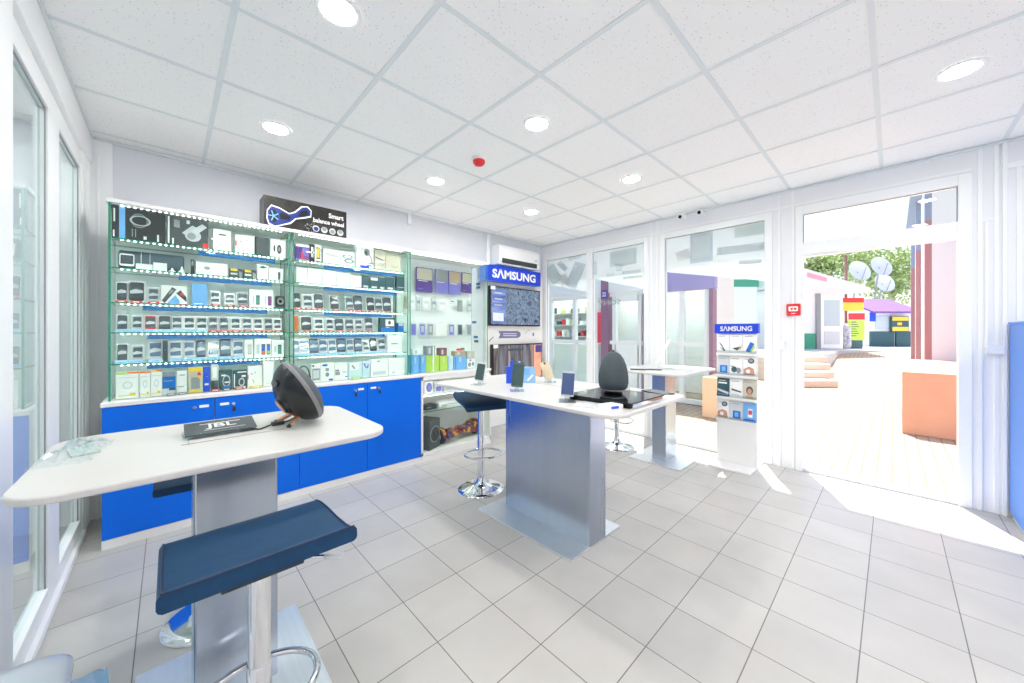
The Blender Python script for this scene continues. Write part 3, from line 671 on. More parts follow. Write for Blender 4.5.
B('A', 5, 8, 'adapter_pack', 'slim grey clear pack', 'blister pack', .217, .255, .185, LGREY, .03, deco=[('r', 0, 1, 0, .4, DGREY), ('r', .2, .8, .5, .9, PAPER)])
B('A', 5, 9, 'earphone_pack', 'dark navy earphone pack with white print', 'blister pack', .261, .334, .142, TEALD, .03, deco=[('ring', .55, .45, .3, .3, LGREY, .2), ('r', .15, .5, .7, .78, PAPER), ('r', .4, .8, .35, .42, PAPER), ('r', .3, .9, .05, .2, MIDB)])
B('A', 5, 10, 'earphone_pack', 'dark earphone pack with white corner stripe', 'blister pack', .340, .421, .136, TEALD, .03, deco=[('r', .04, .12, .1, .8, PAPER), ('r', .3, .95, .86, .92, PAPER), ('r', .6, .9, .62, .72, PAPER), ('ring', .6, .36, .22, .22, LGREY, .3), ('r', .1, .9, .02, .12, PAPER)])
B('A', 5, 11, 'cable_box', 'white box with red dot and plug print', 'box', .425, .515, .160, PAPER, deco=[('r', 0, .06, .4, .6, TAGR), ('r', .2, .34, .62, .66, GREY), ('p', [(.3, .4), (.36, .38), (.46, .2), (.42, .2)], GREY), ('e', .5, .7, .04, .03, GREY)])
B('A', 5, 12, 'plain_box', 'plain tall white box', 'box', .522, .588, .190, PAPER, deco=[('r', .3, .7, .1, .12, LGREY)])
def price_strip(x, w, m, label): tag(MB().box(x - w / 2, x + w / 2, YS - .025, YS - .0225, .869, .884, m).box(x - w * .3, x + w * .3, YS - .0256, YS - .025, .873, .879, PAPER).box(x - w / 2, x + w / 2, YS - .0225, YS - .004, .869, .871, m).build('price_tag_strip'), label, 'price tag')
price_strip(.238, .05, TAGR, 'red price strip standing before the slim grey clear pack'); price_strip(.300, .05, DGREY, 'dark price strip between two red ones, bottom of showcase nearest partition')
price_strip(.372, .05, TAGR, 'red price strip standing before the dark earphone pack with corner stripe'); price_strip(.470, .075, YEL, 'yellow price strip standing before the white box with red dot')
for n, (a, b_) in enumerate(((-.01, .035), (.045, .09))):
    goods_box('small_phone_pack', ('flat grey pack lying before the blue blister pack', 'flat grey pack lying before the white charger pack')[n], 'pack', a, b_, YS - .028, .02, .869, .012, GREY, deco=[('r', .2, .8, .2, .8, LGREY)])
# showcase B
B('B', 0, 1, 'action_figure_box', 'purple and pink window box', 'box', .736, .835, .130, PLUM, deco=[('r', 0, 1, .86, 1, PAPER), ('r', 0, .45, .05, .8, PURP), ('r', .5, .95, .3, .8, LAV), ('r', .4, .6, .1, .5, TAGR), ('r', 0, 1, 0, .08, TAN)])
B('B', 0, 2, 'game_box', 'narrow black box with white lettering', 'box', .839, .872, .143, BLACK, deco=[('r', .3, .8, .6, .85, PAPER), ('r', .3, .8, .25, .5, LGREY)])
B('B', 0, 3, 'photo_frame', 'small white framed tablet picture', 'photo frame', .876, .925, .150, PAPER, .02, deco=[('r', .25, .85, .2, .84, DGREY), ('r', .3, .75, .26, .8, YEL), ('r', .1, .9, .02, .1, TAGR)])
B('B', 0, 4, 'router_box', 'low wide white box', 'box', .943, 1.076, .125, PAPER, deco=[('p', [(.05, .6), (.9, .5), (.95, .6), (.1, .75)], LGREY)])
B('B', 0, 5, 'cable_ring_box', 'white box with grey looped cable print', 'box', 1.080, 1.195, .124, PAPER, deco=[('ring', .5, .66, .38, .14, GREY, .3), ('ring', .6, .36, .36, .16, GREY, .4)])
B('B', 0, 6, 'desk_lamp_box', 'tall white box with grey lamp print', 'box', 1.214, 1.366, .196, PAPER, deco=[('e', .6, .74, .17, .17, GREY), ('e', .55, .7, .09, .09, DGREY), ('p', [(.72, .72), (.9, .5), (.95, .28), (.86, .28), (.84, .48), (.68, .66)], GREY), ('r', .72, 1, .22, .28, GREY), ('r', .2, .72, 0, .12, ROYAL), ('r', .6, .9, .12, .16, TEALD)])
B('B', 0, 7, 'beige_case', 'beige folding case with dark strap', 'case', 1.379, 1.480, .180, BEIGE, deco=[('p', [(.05, .62), (.9, .45), (.9, .5), (.05, .68)], DGREY), ('p', [(.9, .42), (.6, .22), (.62, .2), (.94, .38)], GREY), ('r', 0, .6, .1, .16, PAPER)])
B('B', 0, 8, 'beige_box', 'beige box with curved line print', 'box', 1.484, 1.631, .168, BEIGE, deco=[('p', [(.35, .32), (.55, .22), (.85, .3), (.85, .33), (.55, .25), (.38, .36)], GREY)])
for n, (a, b_, h) in enumerate(((.743, .820, .123), (.824, .933, .126), (.937, 1.044, .123), (1.048, 1.160, .118), (1.164, 1.256, .105))):
    B('B', 1, n + 1, 'phone_carton', ('plain white carton, narrowest', 'plain white carton', 'plain white carton', 'plain white carton', 'plain white carton, lowest')[n], 'box', a, b_, h, PAPER, deco=[('r', .1, .5, .1, .12, LGREY)])
for n, (a, b_, h) in enumerate(((1.259, 1.330, .112), (1.332, 1.413, .104), (1.416, 1.480, .110), (1.484, 1.570, .118))):
    B('B', 1, n + 6, 'case_box', ('dark teal box with white foot print', 'dark teal box with white top sticker', 'narrow dark teal box', 'dark teal box with rounded corner')[n], 'box', a, b_, h, TEALD, deco=[('r', .2, .8, .06, .22, LGREY)] + ([('r', .1, .9, .75, .98, PAPER)] if n == 1 else []))
goods_box('tablet_case', 'dark green tablet case at the right end of second shelf, middle showcase', 'tablet case', 1.590, 1.672, YS, .03, SHT[1], .165, TEALD, deco=[('r', .1, .9, .2, .23, LGREY), ('r', .0, 1, .85, .9, GREEN)])
row3 = [('k', .732, .778, .14), ('s', .800, .866, .125), ('d', .881, .950, .14), ('k', 1.009, 1.074, .13), ('g', 1.137, 1.197, .126), ('d', 1.205, 1.276, .145), ('k', 1.321, 1.386, .134), ('g', 1.396, 1.463, .138), ('d', 1.474, 1.550, .147)]
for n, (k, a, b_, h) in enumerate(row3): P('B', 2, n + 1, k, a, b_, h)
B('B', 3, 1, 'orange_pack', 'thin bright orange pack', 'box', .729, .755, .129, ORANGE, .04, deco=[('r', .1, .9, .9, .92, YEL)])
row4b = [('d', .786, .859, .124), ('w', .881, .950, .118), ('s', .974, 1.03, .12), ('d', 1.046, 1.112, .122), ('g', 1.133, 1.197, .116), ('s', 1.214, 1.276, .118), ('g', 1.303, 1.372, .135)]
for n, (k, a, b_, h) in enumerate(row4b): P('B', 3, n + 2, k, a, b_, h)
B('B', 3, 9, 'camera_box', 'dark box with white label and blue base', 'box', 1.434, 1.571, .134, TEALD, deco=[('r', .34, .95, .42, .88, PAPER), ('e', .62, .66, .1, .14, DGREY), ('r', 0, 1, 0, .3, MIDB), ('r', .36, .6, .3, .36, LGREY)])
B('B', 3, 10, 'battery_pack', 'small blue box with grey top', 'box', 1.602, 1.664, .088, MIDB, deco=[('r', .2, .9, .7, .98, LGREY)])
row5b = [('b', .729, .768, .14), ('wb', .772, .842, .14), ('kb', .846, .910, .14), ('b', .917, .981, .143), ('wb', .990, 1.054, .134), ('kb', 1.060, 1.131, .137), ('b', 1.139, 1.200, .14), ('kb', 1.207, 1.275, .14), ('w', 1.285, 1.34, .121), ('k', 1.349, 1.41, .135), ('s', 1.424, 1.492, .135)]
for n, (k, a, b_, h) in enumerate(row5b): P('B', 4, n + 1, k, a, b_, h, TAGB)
B('B', 4, 12, 'router_box', 'square white box with grey word print', 'box', 1.502, 1.643, .160, PAPER, deco=[('r', .25, .7, .48, .54, GREY)])
hs = thing('headset', lab('dark headset standing upright', 1, 5, 'B'), 'headset', (.80, YS + .03, SHT[5]))
MB().tube([(.80 + .045 * math.cos(a), YS + .03, SHT[5] + .05 + .065 * math.sin(a) * 1.3) for a in [PI * i / 14 for i in range(15)]], .005, DGREY).build('headband', hs)
for sx in (-1, 1): MB().lathe([(.001, -.012), (.024, -.012), (.028, 0), (.024, .012), (.001, .012)], DGREY, T(.80 + sx * .045, YS + .03, SHT[5] + .032) @ Matrix.Rotation(PI / 2, 4, 'Y'), 20).build('ear_cup', hs)
B('B', 5, 2, 'window_pack', 'white pack with grey square window', 'blister pack', .850, .918, .149, PAPER, .04, deco=[('r', .1, .95, .1, .75, GREY), ('r', .2, .85, .2, .65, LGREY), ('e', .2, .9, .12, .06, TEALD)])
B('B', 5, 3, 'adapter_box', 'white box with blue mark and grey prints', 'box', .922, 1.026, .153, PAPER, .04, deco=[('e', .3, .88, .22, .06, MIDB), ('r', .35, .6, .55, .72, GREY), ('e', .48, .36, .14, .12, GREY), ('r', .6, .9, .02, .12, ROYAL)])
B('B', 5, 4, 'adapter_box', 'white box with grey square print', 'box', 1.030, 1.137, .146, PAPER, .04, deco=[('r', .05, .35, .5, .62, GREY), ('r', .05, .4, .3, .48, GREY), ('r', .6, .9, .4, .5, LGREY), ('r', .8, .98, .14, .2, ROYAL)])
B('B', 5, 5, 'clear_pack', 'pale blue clear pack with grey print', 'blister pack', 1.145, 1.262, .145, col('ice_blue', (206, 230, 240), rough=.4), .04, deco=[('r', .1, .8, .5, .98, PAPER), ('p', [(.2, .8), (.3, .86), (.5, .62), (.4, .6)], GREY)])
B('B', 5, 6, 'clear_pack', 'pale blue narrow pack with violet zigzag', 'blister pack', 1.267, 1.331, .150, col('ice_blue', (206, 230, 240)), .04, deco=[('p', [(.1, .85), (.3, .9), (.5, .6), (.35, .6)], LAV), ('p', [(.5, .62), (.85, .85), (.8, .6), (.55, .55)], LAV)])
B('B', 5, 7, 'shopping_carton', 'large white carton with dark handle slot', 'box', 1.342, 1.502, .163, PAPER, deco=[('e', .45, .88, .1, .04, GREY), ('r', .1, .9, .1, .3, LGREY)])
B('B', 5, 8, 'shopping_carton', 'large plain white carton beside the pane', 'box', 1.511, 1.672, .163, PAPER, deco=[('r', .2, .4, .1, .22, LGREY)])
price_strip(1.206, .10, LIME, 'lime green price strip standing before the pale blue clear pack')
# showcase C: things on hooks in front of the back panel
HK = 'hanging packs in the showcase beside the television'
def hang(name, label, cat, x0, x1, z1, z0, m, deco=(), dep=.012):
    w = x1 - x0; h = z1 - z0; o = thing(name, label, cat, ((x0 + x1) / 2, 3.5, z0), 0, HK)
    F = face_room((x0, 3.49, z0)); b_ = MB(); b_.box(0, w, 0, h, -dep, 0, m, F)
    for dd in deco:
        e_ = .0006 + .0004 * deco.index(dd); b_.quad([(dd[1] * w, dd[3] * h, e_), (dd[2] * w, dd[3] * h, e_), (dd[2] * w, dd[4] * h, e_), (dd[1] * w, dd[4] * h, e_)], dd[5], F)
    b_.build('pack', o)
    xm = (x0 + x1) / 2
    MB().tube([(xm, YGB - .008, z1 + .012), (xm, 3.47, z1 + .012), (xm, 3.463, z1 + .017)], .002, SILV, 6).box(xm - .01, xm + .01, 3.4900, 3.4915, z1 - .004, z1 + .022, PAPER).build('hook', o)
CA = [(1.914, 2.108, 1.976, 1.716, PURP, BEIGE, 'large deep purple pack with beige top, nearest the green glass edge'), (2.146, 2.312, 1.981, 1.722, LAV, GREY, 'large lavender pack with grey top in upper row'),
      (2.320, 2.483, 1.983, 1.717, LAV, TAN, 'large lavender pack with tan top in upper row'), (2.505, 2.644, 1.985, 1.747, PURP, BEIGE, 'smaller purple pack with beige top, farthest right in upper row')]
for a, b_, z1, z0, m1, m2, l in CA: hang('case_pack', l, 'phone case pack', a, b_, z1, z0, m1, [('r', .03, .97, .5, .97, m2), ('r', .1, .7, .44, .47, PAPER), ('r', .1, .4, .1, .14, LAV)])
C2 = [(1.775, 1.81, 'pinkish', TAN), (1.844, 1.89, 'white', PAPER), (1.914, 1.961, 'white', LGREY), (1.985, 2.071, 'white', PAPER), (2.096, 2.159, 'pale grey', LGREY), (2.185, 2.29, 'white', PAPER), (2.344, 2.399, 'white with lavender square', PAPER), (2.448, 2.512, 'grey', GREY), (2.585, 2.644, 'light grey', LGREY)]
for n, (a, b_, d_, m_) in enumerate(C2): hang('case_pack', '%s slim phone case pack, %s from left in middle hanging row' % (d_, ORD[n + 1]), 'phone case pack', a, b_, 1.654, 1.522 if n != 6 else 1.60, m_, [('r', .1, .9, .1, .75, LAV if n == 6 else (LGREY if m_ is PAPER else GREY)), ('r', .2, .8, .15, .5, m_)])
C3 = [(1.844, 1.914, 'lavender', LAV), (1.949, 2.021, 'lavender striped', LAV), (2.046, 2.121, 'lavender and grey', GREY), (2.146, 2.29, 'wide white', PAPER), (2.317, 2.399, 'pale lavender', LAV), (2.441, 2.512, 'black', DGREY), (2.57, 2.644, 'grey', GREY)]
for n, (a, b_, d_, m_) in enumerate(C3): hang('case_pack', '%s phone case pack, %s from left in lowest hanging row' % (d_, ORD[n + 1]), 'phone case pack', a, b_, 1.376, 1.240, LGREY if m_ is not PAPER else PAPER, [('r', .12, .88, .08, .92, m_), ('r', .3, .7, .3, .8, LGREY if n in (1, 2, 4) else m_)])
gc = 'boxes on the counter in the showcase beside the television'
CB = [('blue_box', 'sky blue box nearest the green glass edge, counter of hanging-case showcase', 1.771, 1.847, .868, .182, SKYB), ('blue_box', 'second sky blue box, left of the lime green boxes', 1.857, 1.927, .868, .178, SKYB), ('lime_box', 'wider lime green box', 1.931, 2.083, .868, .168, LIME), ('lime_box', 'narrower lime green box', 2.097, 2.189, .868, .158, LIME),
      ('blue_box', 'narrow pale blue box right of the lime green boxes', 2.198, 2.264, .868, .153, col('ice_blue', (206, 230, 240))), ('blue_box', 'wide sky blue box in the showcase of hanging cases', 2.277, 2.440, .868, .146, SKYB), ('pattern_box', 'white box printed with dark round patterns', 2.454, 2.566, .868, .108, PAPER)]
for nm, l, a, b_, z, h, m_ in CB:
    dc = [('r', .42, .58, .55, .9, LGREY), ('r', .1, .16, .05, .95, MIDB if 'blue' in nm else m_)] if 'pattern' not in nm else [('e', .3, .4, .16, .2, DGREY), ('e', .3, .4, .07, .1, LGREY), ('e', .72, .45, .14, .2, GREY), ('e', .4, .85, .12, .1, LAV)]
    goods_box(nm, l, 'box', a, b_, 3.32, .08, z, h, m_, deco=dc, group=gc)
for nm, l, a, b_, z, h, m_ in [('clear_box', 'white clear box standing on the sky blue boxes', 1.790, 1.872, 1.0505, .06, PAPER), ('dark_box', 'grey striped box standing on the wider lime box', 1.94, 2.04, 1.0365, .10, GREY), ('maroon_box', 'small maroon box standing on the narrower lime box', 2.100, 2.186, 1.0265, .084, col('maroon', (140, 92, 100))), ('tan_box', 'long tan box standing on the wide sky blue box', 2.289, 2.432, 1.0145, .055, TAN), ('tan_box', 'small tan box standing on the patterned white box', 2.46, 2.562, .9765, .085, BEIGE)]:
    goods_box(nm, l, 'box', a, b_, 3.325, .07, z, h, m_, deco=[('r', .2, .5, .2, .8, LGREY)], group=gc)
rb = MB(); F = face_room((2.36, 3.36, 1.105)); rb.ell(0, -.02, .03, .014, 0, .05, TAGR, F); rb.box(.03, .06, -.03, .0, 0, .04, GREEN, F); rb.box(-.05, .05, -.0355, -.03, -.01, .05, PAPER, F); tag(rb.build('ribbon_toy', bevel=.003), 'red and green trinket standing on the long tan box', 'trinket')
lab_ = MB(); lab_.box(2.0, 2.012, 3.30, 3.31, .869, 1.13, PAPER); lab_.box(1.985, 2.027, 3.295, 3.318, .869, .873, PAPER); tag(lab_.build('price_post'), 'thin white upright price post before the lime green boxes', 'price post')

# things inside the low display cabinet
sp_ = thing('cube_speaker', 'black cube speaker inside the low glass display cabinet', 'speaker', (1.96, 3.36, .0755), RAD(25))
q = MB().box(-.10, .10, -.10, .10, 0, .30, DGREY).build('cabinet', sp_, bevel=.006, local=True)
F = face_room((0, -.1005, .15)); q = MB(); q.lathe([(.075, 0), (.075, .006), (.066, .008), (.03, -.0005), (.028, .004), (.001, .012)], BLACK, F, 28).build('cone', sp_, local=True)
MB().lathe([(.084, 0), (.084, .004), (.075, .005), (.075, 0)], GREY, F, 28, caps=False).build('rim', sp_, local=True)
MULTI = screen_mat('graffiti', [(232, 190, 50), (30, 54, 140), (70, 46, 56), (190, 56, 60), (236, 196, 50), (30, 30, 36)], 16, 0.0)
nt = MULTI.node_tree; nt.links.new([n for n in nt.nodes if n.type == 'VALTORGB'][0].outputs[0], nt.nodes['Principled BSDF'].inputs['Base Color'])
hb = thing('hoverboard', 'graffiti patterned hoverboard inside the low glass display cabinet', 'hoverboard', (2.38, 3.40, .0755), RAD(8))
for s_ in (-1, 1):
    MB().lathe([(.001, -.03), (.05, -.03), (.075, -.026), (.085, -.012), (.085, .012), (.075, .026), (.05, .03), (.001, .03)], RUBBER, T(s_ * .262, 0, .085) @ Matrix.Rotation(PI / 2, 4, 'Y'), 32).build('wheel', hb, local=True)
    hub = MB().lathe([(.001, .0301), (.048, .0301), (.048, .034), (.02, .036), (.001, .036)], LGREY, T(s_ * .262, 0, .085) @ Matrix.Rotation(s_ * PI / 2, 4, 'Y'), 24).build('wheel_hub', hb, local=True)
    fd_ = MB(); fd_.prism([(s_ * .225, .165), (s_ * .225, .06), (s_ * .19, .05), (s_ * .06, .065), (s_ * .02, .075), (s_ * .02, .115), (s_ * .06, .125), (s_ * .14, .118), (s_ * .19, .13)][::s_ * -1 if s_ == 1 else 1], -.085, .085, MULTI, face_room((0, 0, 0)))
    fd_.build('footboard', hb, local=True, bevel=.012, seg=3)
    fm = MB(); fm.prism([(s_ * .225 + .096 * math.cos(a), .085 + .096 * math.sin(a)) for a in [PI * i / 14 for i in range(15)]] + [(s_ * .225 + .088 * math.cos(a), .085 + .088 * math.sin(a)) for a in [PI * (14 - i) / 14 for i in range(15)]], 0, .04, MULTI, frame((s_ * .262 - .02 - .0, 0, 0), (0, 1, 0), (0, 0, 1)) @ Matrix.Translation((-s_ * .225, 0, 0)))
    fm.build('mudguard', hb, local=True)
gi = 'goods on the shelves of the low display cabinet'
goods_box('fan_box', 'white box with round lavender disc on the display cabinet upper shelf', 'box', 1.90, 2.0, 3.30, .1, .6485, .12, PAPER, deco=[('e', .55, .5, .34, .4, LAV), ('e', .55, .5, .12, .14, GREY)], group=gi)
goods_box('carton', 'small white and blue carton on the display cabinet upper shelf', 'box', 2.03, 2.11, 3.30, .1, .6485, .10, PAPER, deco=[('r', .1, .9, .1, .6, LAV), ('r', .2, .8, .7, .9, LGREY)], group=gi)
goods_box('carton', 'flat silver carton on the display cabinet upper shelf', 'box', 2.14, 2.36, 3.30, .14, .6485, .05, LGREY, deco=[('r', .05, .95, .3, .5, GREY)], group=gi)
goods_box('set_top_box', 'small black set-top box on the glass shelf', 'set-top box', 1.90, 2.03, 3.28, .12, .4825, .045, BLACK, deco=[('r', .1, .5, .4, .6, GREY)], group=gi)
goods_box('flat_carton', 'long pale carton on the glass shelf beside the black box', 'box', 2.07, 2.40, 3.30, .16, .4825, .05, PAPER, deco=[('r', .1, .9, .4, .5, GREY), ('r', .1, .3, .1, .3, TAN)], group=gi)

# box on top of the showcases
bx = thing('hoverboard_box', 'black hoverboard carton with blue picture on top of the showcases', 'box', (.836, 3.415, 2.0895))
X0, X1, Y0, Z0, HH = .53, 1.142, 3.33, 2.0895, .252
MB().box(X0, X1, Y0, 3.50, Z0, Z0 + HH, col('carton_grey', (120, 124, 130), rough=.6)).build('carton', bx, bevel=.002)
p = MB(); F = face_room((X0, Y0 - .0008, Z0)); w_, h_ = X1 - X0, HH
p.quad([(0, 0, 0), (w_, 0, 0), (w_, h_, 0), (0, h_, 0)], screen_mat('carton_print', [(14, 14, 16), (24, 23, 21), (44, 41, 35), (20, 20, 22)], 9, 0.0), F)
ntp = p.mats[0].node_tree; ntp.links.new([n for n in ntp.nodes if n.type == 'VALTORGB'][0].outputs[0], ntp.nodes['Principled BSDF'].inputs['Base Color']); ntp.nodes['Principled BSDF'].inputs['Roughness'].default_value = .5
PBK = col('picture_black', (12, 12, 15), rough=.5); DKB = col('picture_blue', (26, 50, 132), rough=.4); SPK = col('splash', (150, 150, 146), rough=.6)
# white outline, wheels, foot pads and body of the printed hoverboard
def blob(pts, z, m_): p.prism([(a * w_, b * h_) for a, b in pts], z, z + .0004, m_, F)
for i in range(26):
    a = random.uniform(-1.2, 1.2) - 1.2; r = random.uniform(.06, .24); cx_, cy_ = .49 + r * .55 * math.cos(a) + .03, .45 + r * math.sin(a) * 1.6
    if 0.03 < cx_ < .97 and .04 < cy_ < .95: p.ell(cx_ * w_, cy_ * h_, .004, .004, .0003, .0006, SPK, F, 8)
blob([(.03, .3), (.05, .12), (.12, .06), (.18, .12), (.3, .25), (.36, .42), (.46, .5), (.54, .58), (.545, .8), (.5, .92), (.42, .88), (.34, .66), (.28, .58), (.17, .7), (.08, .74), (.035, .55)], .0004, PAPER)
blob([(.04, .32), (.06, .16), (.12, .1), (.18, .16), (.29, .29), (.35, .45), (.45, .54), (.53, .62), (.535, .78), (.49, .88), (.43, .84), (.35, .62), (.28, .54), (.17, .66), (.085, .69), (.045, .54)], .0009, DKB)
p.ell(.105 * w_, .4 * h_, .058 * w_, .27 * h_, .0014, .0018, DKB, F); p.ell(.105 * w_, .4 * h_, .045 * w_, .2 * h_, .0019, .0022, PBK, F)
for i in range(5):
    a = 2 * PI * i / 5 + .3; X = F @ Matrix.Translation((.105 * w_, .4 * h_, 0)) @ Matrix.Rotation(a, 4, 'Z'); p.box(-.004, .004, 0, .04, .0023, .0026, SKYB, X)
blob([(.18, .34), (.28, .36), (.3, .46), (.2, .56), (.17, .5)], .0014, PBK); blob([(.37, .52), (.46, .56), (.51, .68), (.48, .78), (.42, .72)], .0014, PBK)
p.text('Smart', .20 * w_, .17 * h_, PAPER, F @ Matrix.Translation((.86 * w_, .76 * h_, 0)), .0016, .035); p.text('balance wheel', .40 * w_, .15 * h_, PAPER, F @ Matrix.Translation((.765 * w_, .52 * h_, 0)), .0016, .03)
for i in range(4): p.ell((.60 + .105 * i) * w_, .24 * h_, .042 * w_, .105 * h_, .0012, .0016, LGREY, F); p.ell((.60 + .105 * i) * w_, (.24 + (.03 if i % 2 else -.01)) * h_, .03 * w_, .07 * h_, .0017, .002, (DKB, GREY, SPK, GREY)[i], F)
p.build('printed_front', bx)

# ================================================================= TELEVISION WALL
tp = thing('television_stand', 'white wall board carrying two televisions beside the glass showcase', 'display board', (3.6, YB, 0))
MB().box(3.06, 4.19, YB - .055, YB - .001, 0.0, 2.13, LAMW).build('board', tp, bevel=.003)
pr = MB(); F = face_room((3.1, YB - .0555, 1.055)); S_ = col('print_violet', (118, 116, 158), rough=.5)
pr.prism([(.18, .14), (.56, .14), (.60, .16), (.615, .19), (.60, .22), (.56, .24), (.18, .24), (.215, .19)], 0, .001, S_, F); [pr.quad([(.27, .19 + d_, .0014), (.53, .19 + d_, .0014), (.53, .198 + d_, .0014), (.27, .198 + d_, .0014)], PAPER, F) for d_ in (-.02, .008)]
pr.build('printed_strip', tp)
MB().quad([(.0, .10, .0005), (.02, .10, .0005), (.10, .16, .0005), (.09, .165, .0005)], DGREY, F).build('printed_line', tp)
MB().tube([(.70, .20, .001), (.74, .23, .001), (.78, .26, .001), (.79, .24, .001)], .003, GREY, 6, X=F).build('printed_curve', tp)
MB().ell(.88, .19, .018, .028, 0, .001, MIDB, F).build('printed_dot', tp)
hd = thing('sign_box', 'blue illuminated brand sign box with white lettering above the televisions', 'sign', (3.48, 3.6, 2.06))
MB().box(2.955, 4.005, 3.60, YB - .056, 1.955, 2.160, SAMB2).build('housing', hd, bevel=.002)
f_ = MB(); F = face_room((3.48, 3.599, 2.0575)); f_.box(-.525, .525, -.1025, .1025, -.0005, .001, SAMB, F)
def brand(mb, w, h, m_, X, bold=.028):
    # condensed heavy sans letters, the A without its crossbar
    mb.text('SΛMSUNG', w, h, m_, X, .002, bold)
brand(f_, .83, .122, PAPER, F @ Matrix.Translation((-.0, .0, 0)), .036); f_.build('face', hd)
TVA = screen_mat('tv_picture', [(30, 40, 58), (70, 90, 118), (120, 140, 160), (60, 78, 104), (150, 166, 180)], 14, .75)
TVB = screen_mat('tv_picture_lower', [(60, 66, 80), (110, 120, 134), (60, 58, 62), (150, 146, 146), (120, 80, 78)], 5, .75, (1, 1, .12))
TVC = screen_mat('tv_side_menu', [(60, 80, 150), (110, 130, 190), (150, 164, 206)], 5, .75, (.4, 1, 2))
def tv(label, x0, x1, z0, z1, scr, extra=None):
    o = thing('television', label, 'television', ((x0 + x1) / 2, YB - .1, z0), 0, 'televisions on the white panel')
    MB().box(x0, x1, YB - .115, YB - .055, z0, z1, BGLOSS).build('body', o, bevel=.004)
    s_ = MB(); s_.box(x0 + .018, x1 - .018, YB - .1165, YB - .115, z0 + .02, z1 - .016, scr)
    if extra: extra(s_)
    s_.build('screen', o)
    MB().box(x0 + .01, x0 + .09, YB - .119, YB - .1175, z1 - .05, z1 - .005, PAPER).build('corner_sticker', o)
def menu(s_):
    s_.box(3.115, 3.36, YB - .1185, YB - .1165, 1.395, 1.86, TVC); s_.box(3.13, 3.32, YB - .1192, YB - .1185, 1.43, 1.54, col('screen_white', (226, 232, 240), rough=.3))
    for k in range(3): s_.box(3.16, 3.30, YB - .1192, YB - .1185, 1.80 - k * .08, 1.815 - k * .08, LGREY)
tv('upper television with blue grey mottled picture under the brand sign', 3.08, 4.07, 1.365, 1.90, TVA, menu)
def low(s_):
    s_.box(3.93, 4.09, YB - .1185, YB - .1165, .62, 1.09, screen_mat('tv_face', [(196, 130, 104), (224, 164, 134), (206, 140, 116)], 3, .8)); s_.box(3.96, 4.09, YB - .1192, YB - .1185, .98, 1.085, col('screen_violet', (70, 62, 150), rough=.3)); s_.box(3.40, 3.70, YB - .1192, YB - .1185, 1.02, 1.05, col('screen_slate', (60, 78, 92), rough=.3))
tv('lower television with vertical blurred picture behind the table', 3.13, 4.12, .56, 1.115, TVB, low)
ac = thing('air_conditioner', 'white split air conditioner on back wall above the brand sign', 'air conditioner', (3.55, YB, 2.18))
MB().prism([(0, 0), (.17, 0), (.2, .05), (.2, .22), (.17, .26), (0, .26)], 0, .80, WHITE, frame((3.17, YB - .002, 2.19), (0, -1, 0), (0, 0, 1)) @ Matrix.Rotation(0, 4, 'X') if False else frame((3.97, YB - .002, 2.19), (0, -1, 0), (0, 0, 1))).build('housing', ac, bevel=.008)
lv = MB()
for k in range(4): lv.box(3.22, 3.90, YB - .2065 + .012 * k * 0, YB - .199, 2.215 + k * .014, 2.222 + k * .014, DGREY)
lv.box(3.22, 3.90, YB - .204, YB - .2, 2.205, 2.27, BLACK); lv.build('air_outlet', ac)
MB().box(3.86, 3.90, YB - .2055, YB - .201, 2.30, 2.33, LGREY).build('display_window', ac)

# ================================================================= TABLES
def table(name, label, cx, cy, tw, td, pw, pd, bw, bd, z, slot, off=(0, 0)):
    o = thing(name, label, 'table', (cx, cy, 0), 0, 'white topped steel pedestal tables')
    MB().rrect(tw, td, .10, z - .021, z, TABLE, n=12).build('table_top', o, local=True, bevel=.006, seg=3)
    MB().rrect(pw, pd, .008, .012, z - .021, STEEL, n=3, cx=off[0], cy=off[1]).build('pedestal', o, local=True)
    MB().rrect(bw, bd, .006, 0, .012, STEELD, n=3).build('base_plate', o, local=True, bevel=.002)
    x0, x1, y0, y1 = slot
    MB().box(x0 - cx, x1 - cx, y0 - cy, y1 - cy, z, z + .0008, col('slot_brown', (150, 122, 100), rough=.4, metal=.5)).build('cable_slot', o, local=True)
    return o
ZT = .91
table('display_table', 'near display table with curved white top holding the round black speaker', .172, 1.662, .902, .674, .237, .15, .52, .53, ZT, (.03, .33, 1.615, 1.619), (.006, -.007))
ZT2 = .90
table('display_table', 'long display table with wide steel pedestal in the middle of the shop', 1.888, 1.645, .86, 1.58, .172, .74, .535, .825, ZT2, (1.999, 2.003, 1.42, 2.02), (.003, -.045))
table('display_table', 'far display table with square steel pedestal by the street window', 3.655, 1.60, .92, .72, .25, .14, .50, .515, ZT, (3.4, 3.8, 1.60, 1.604))

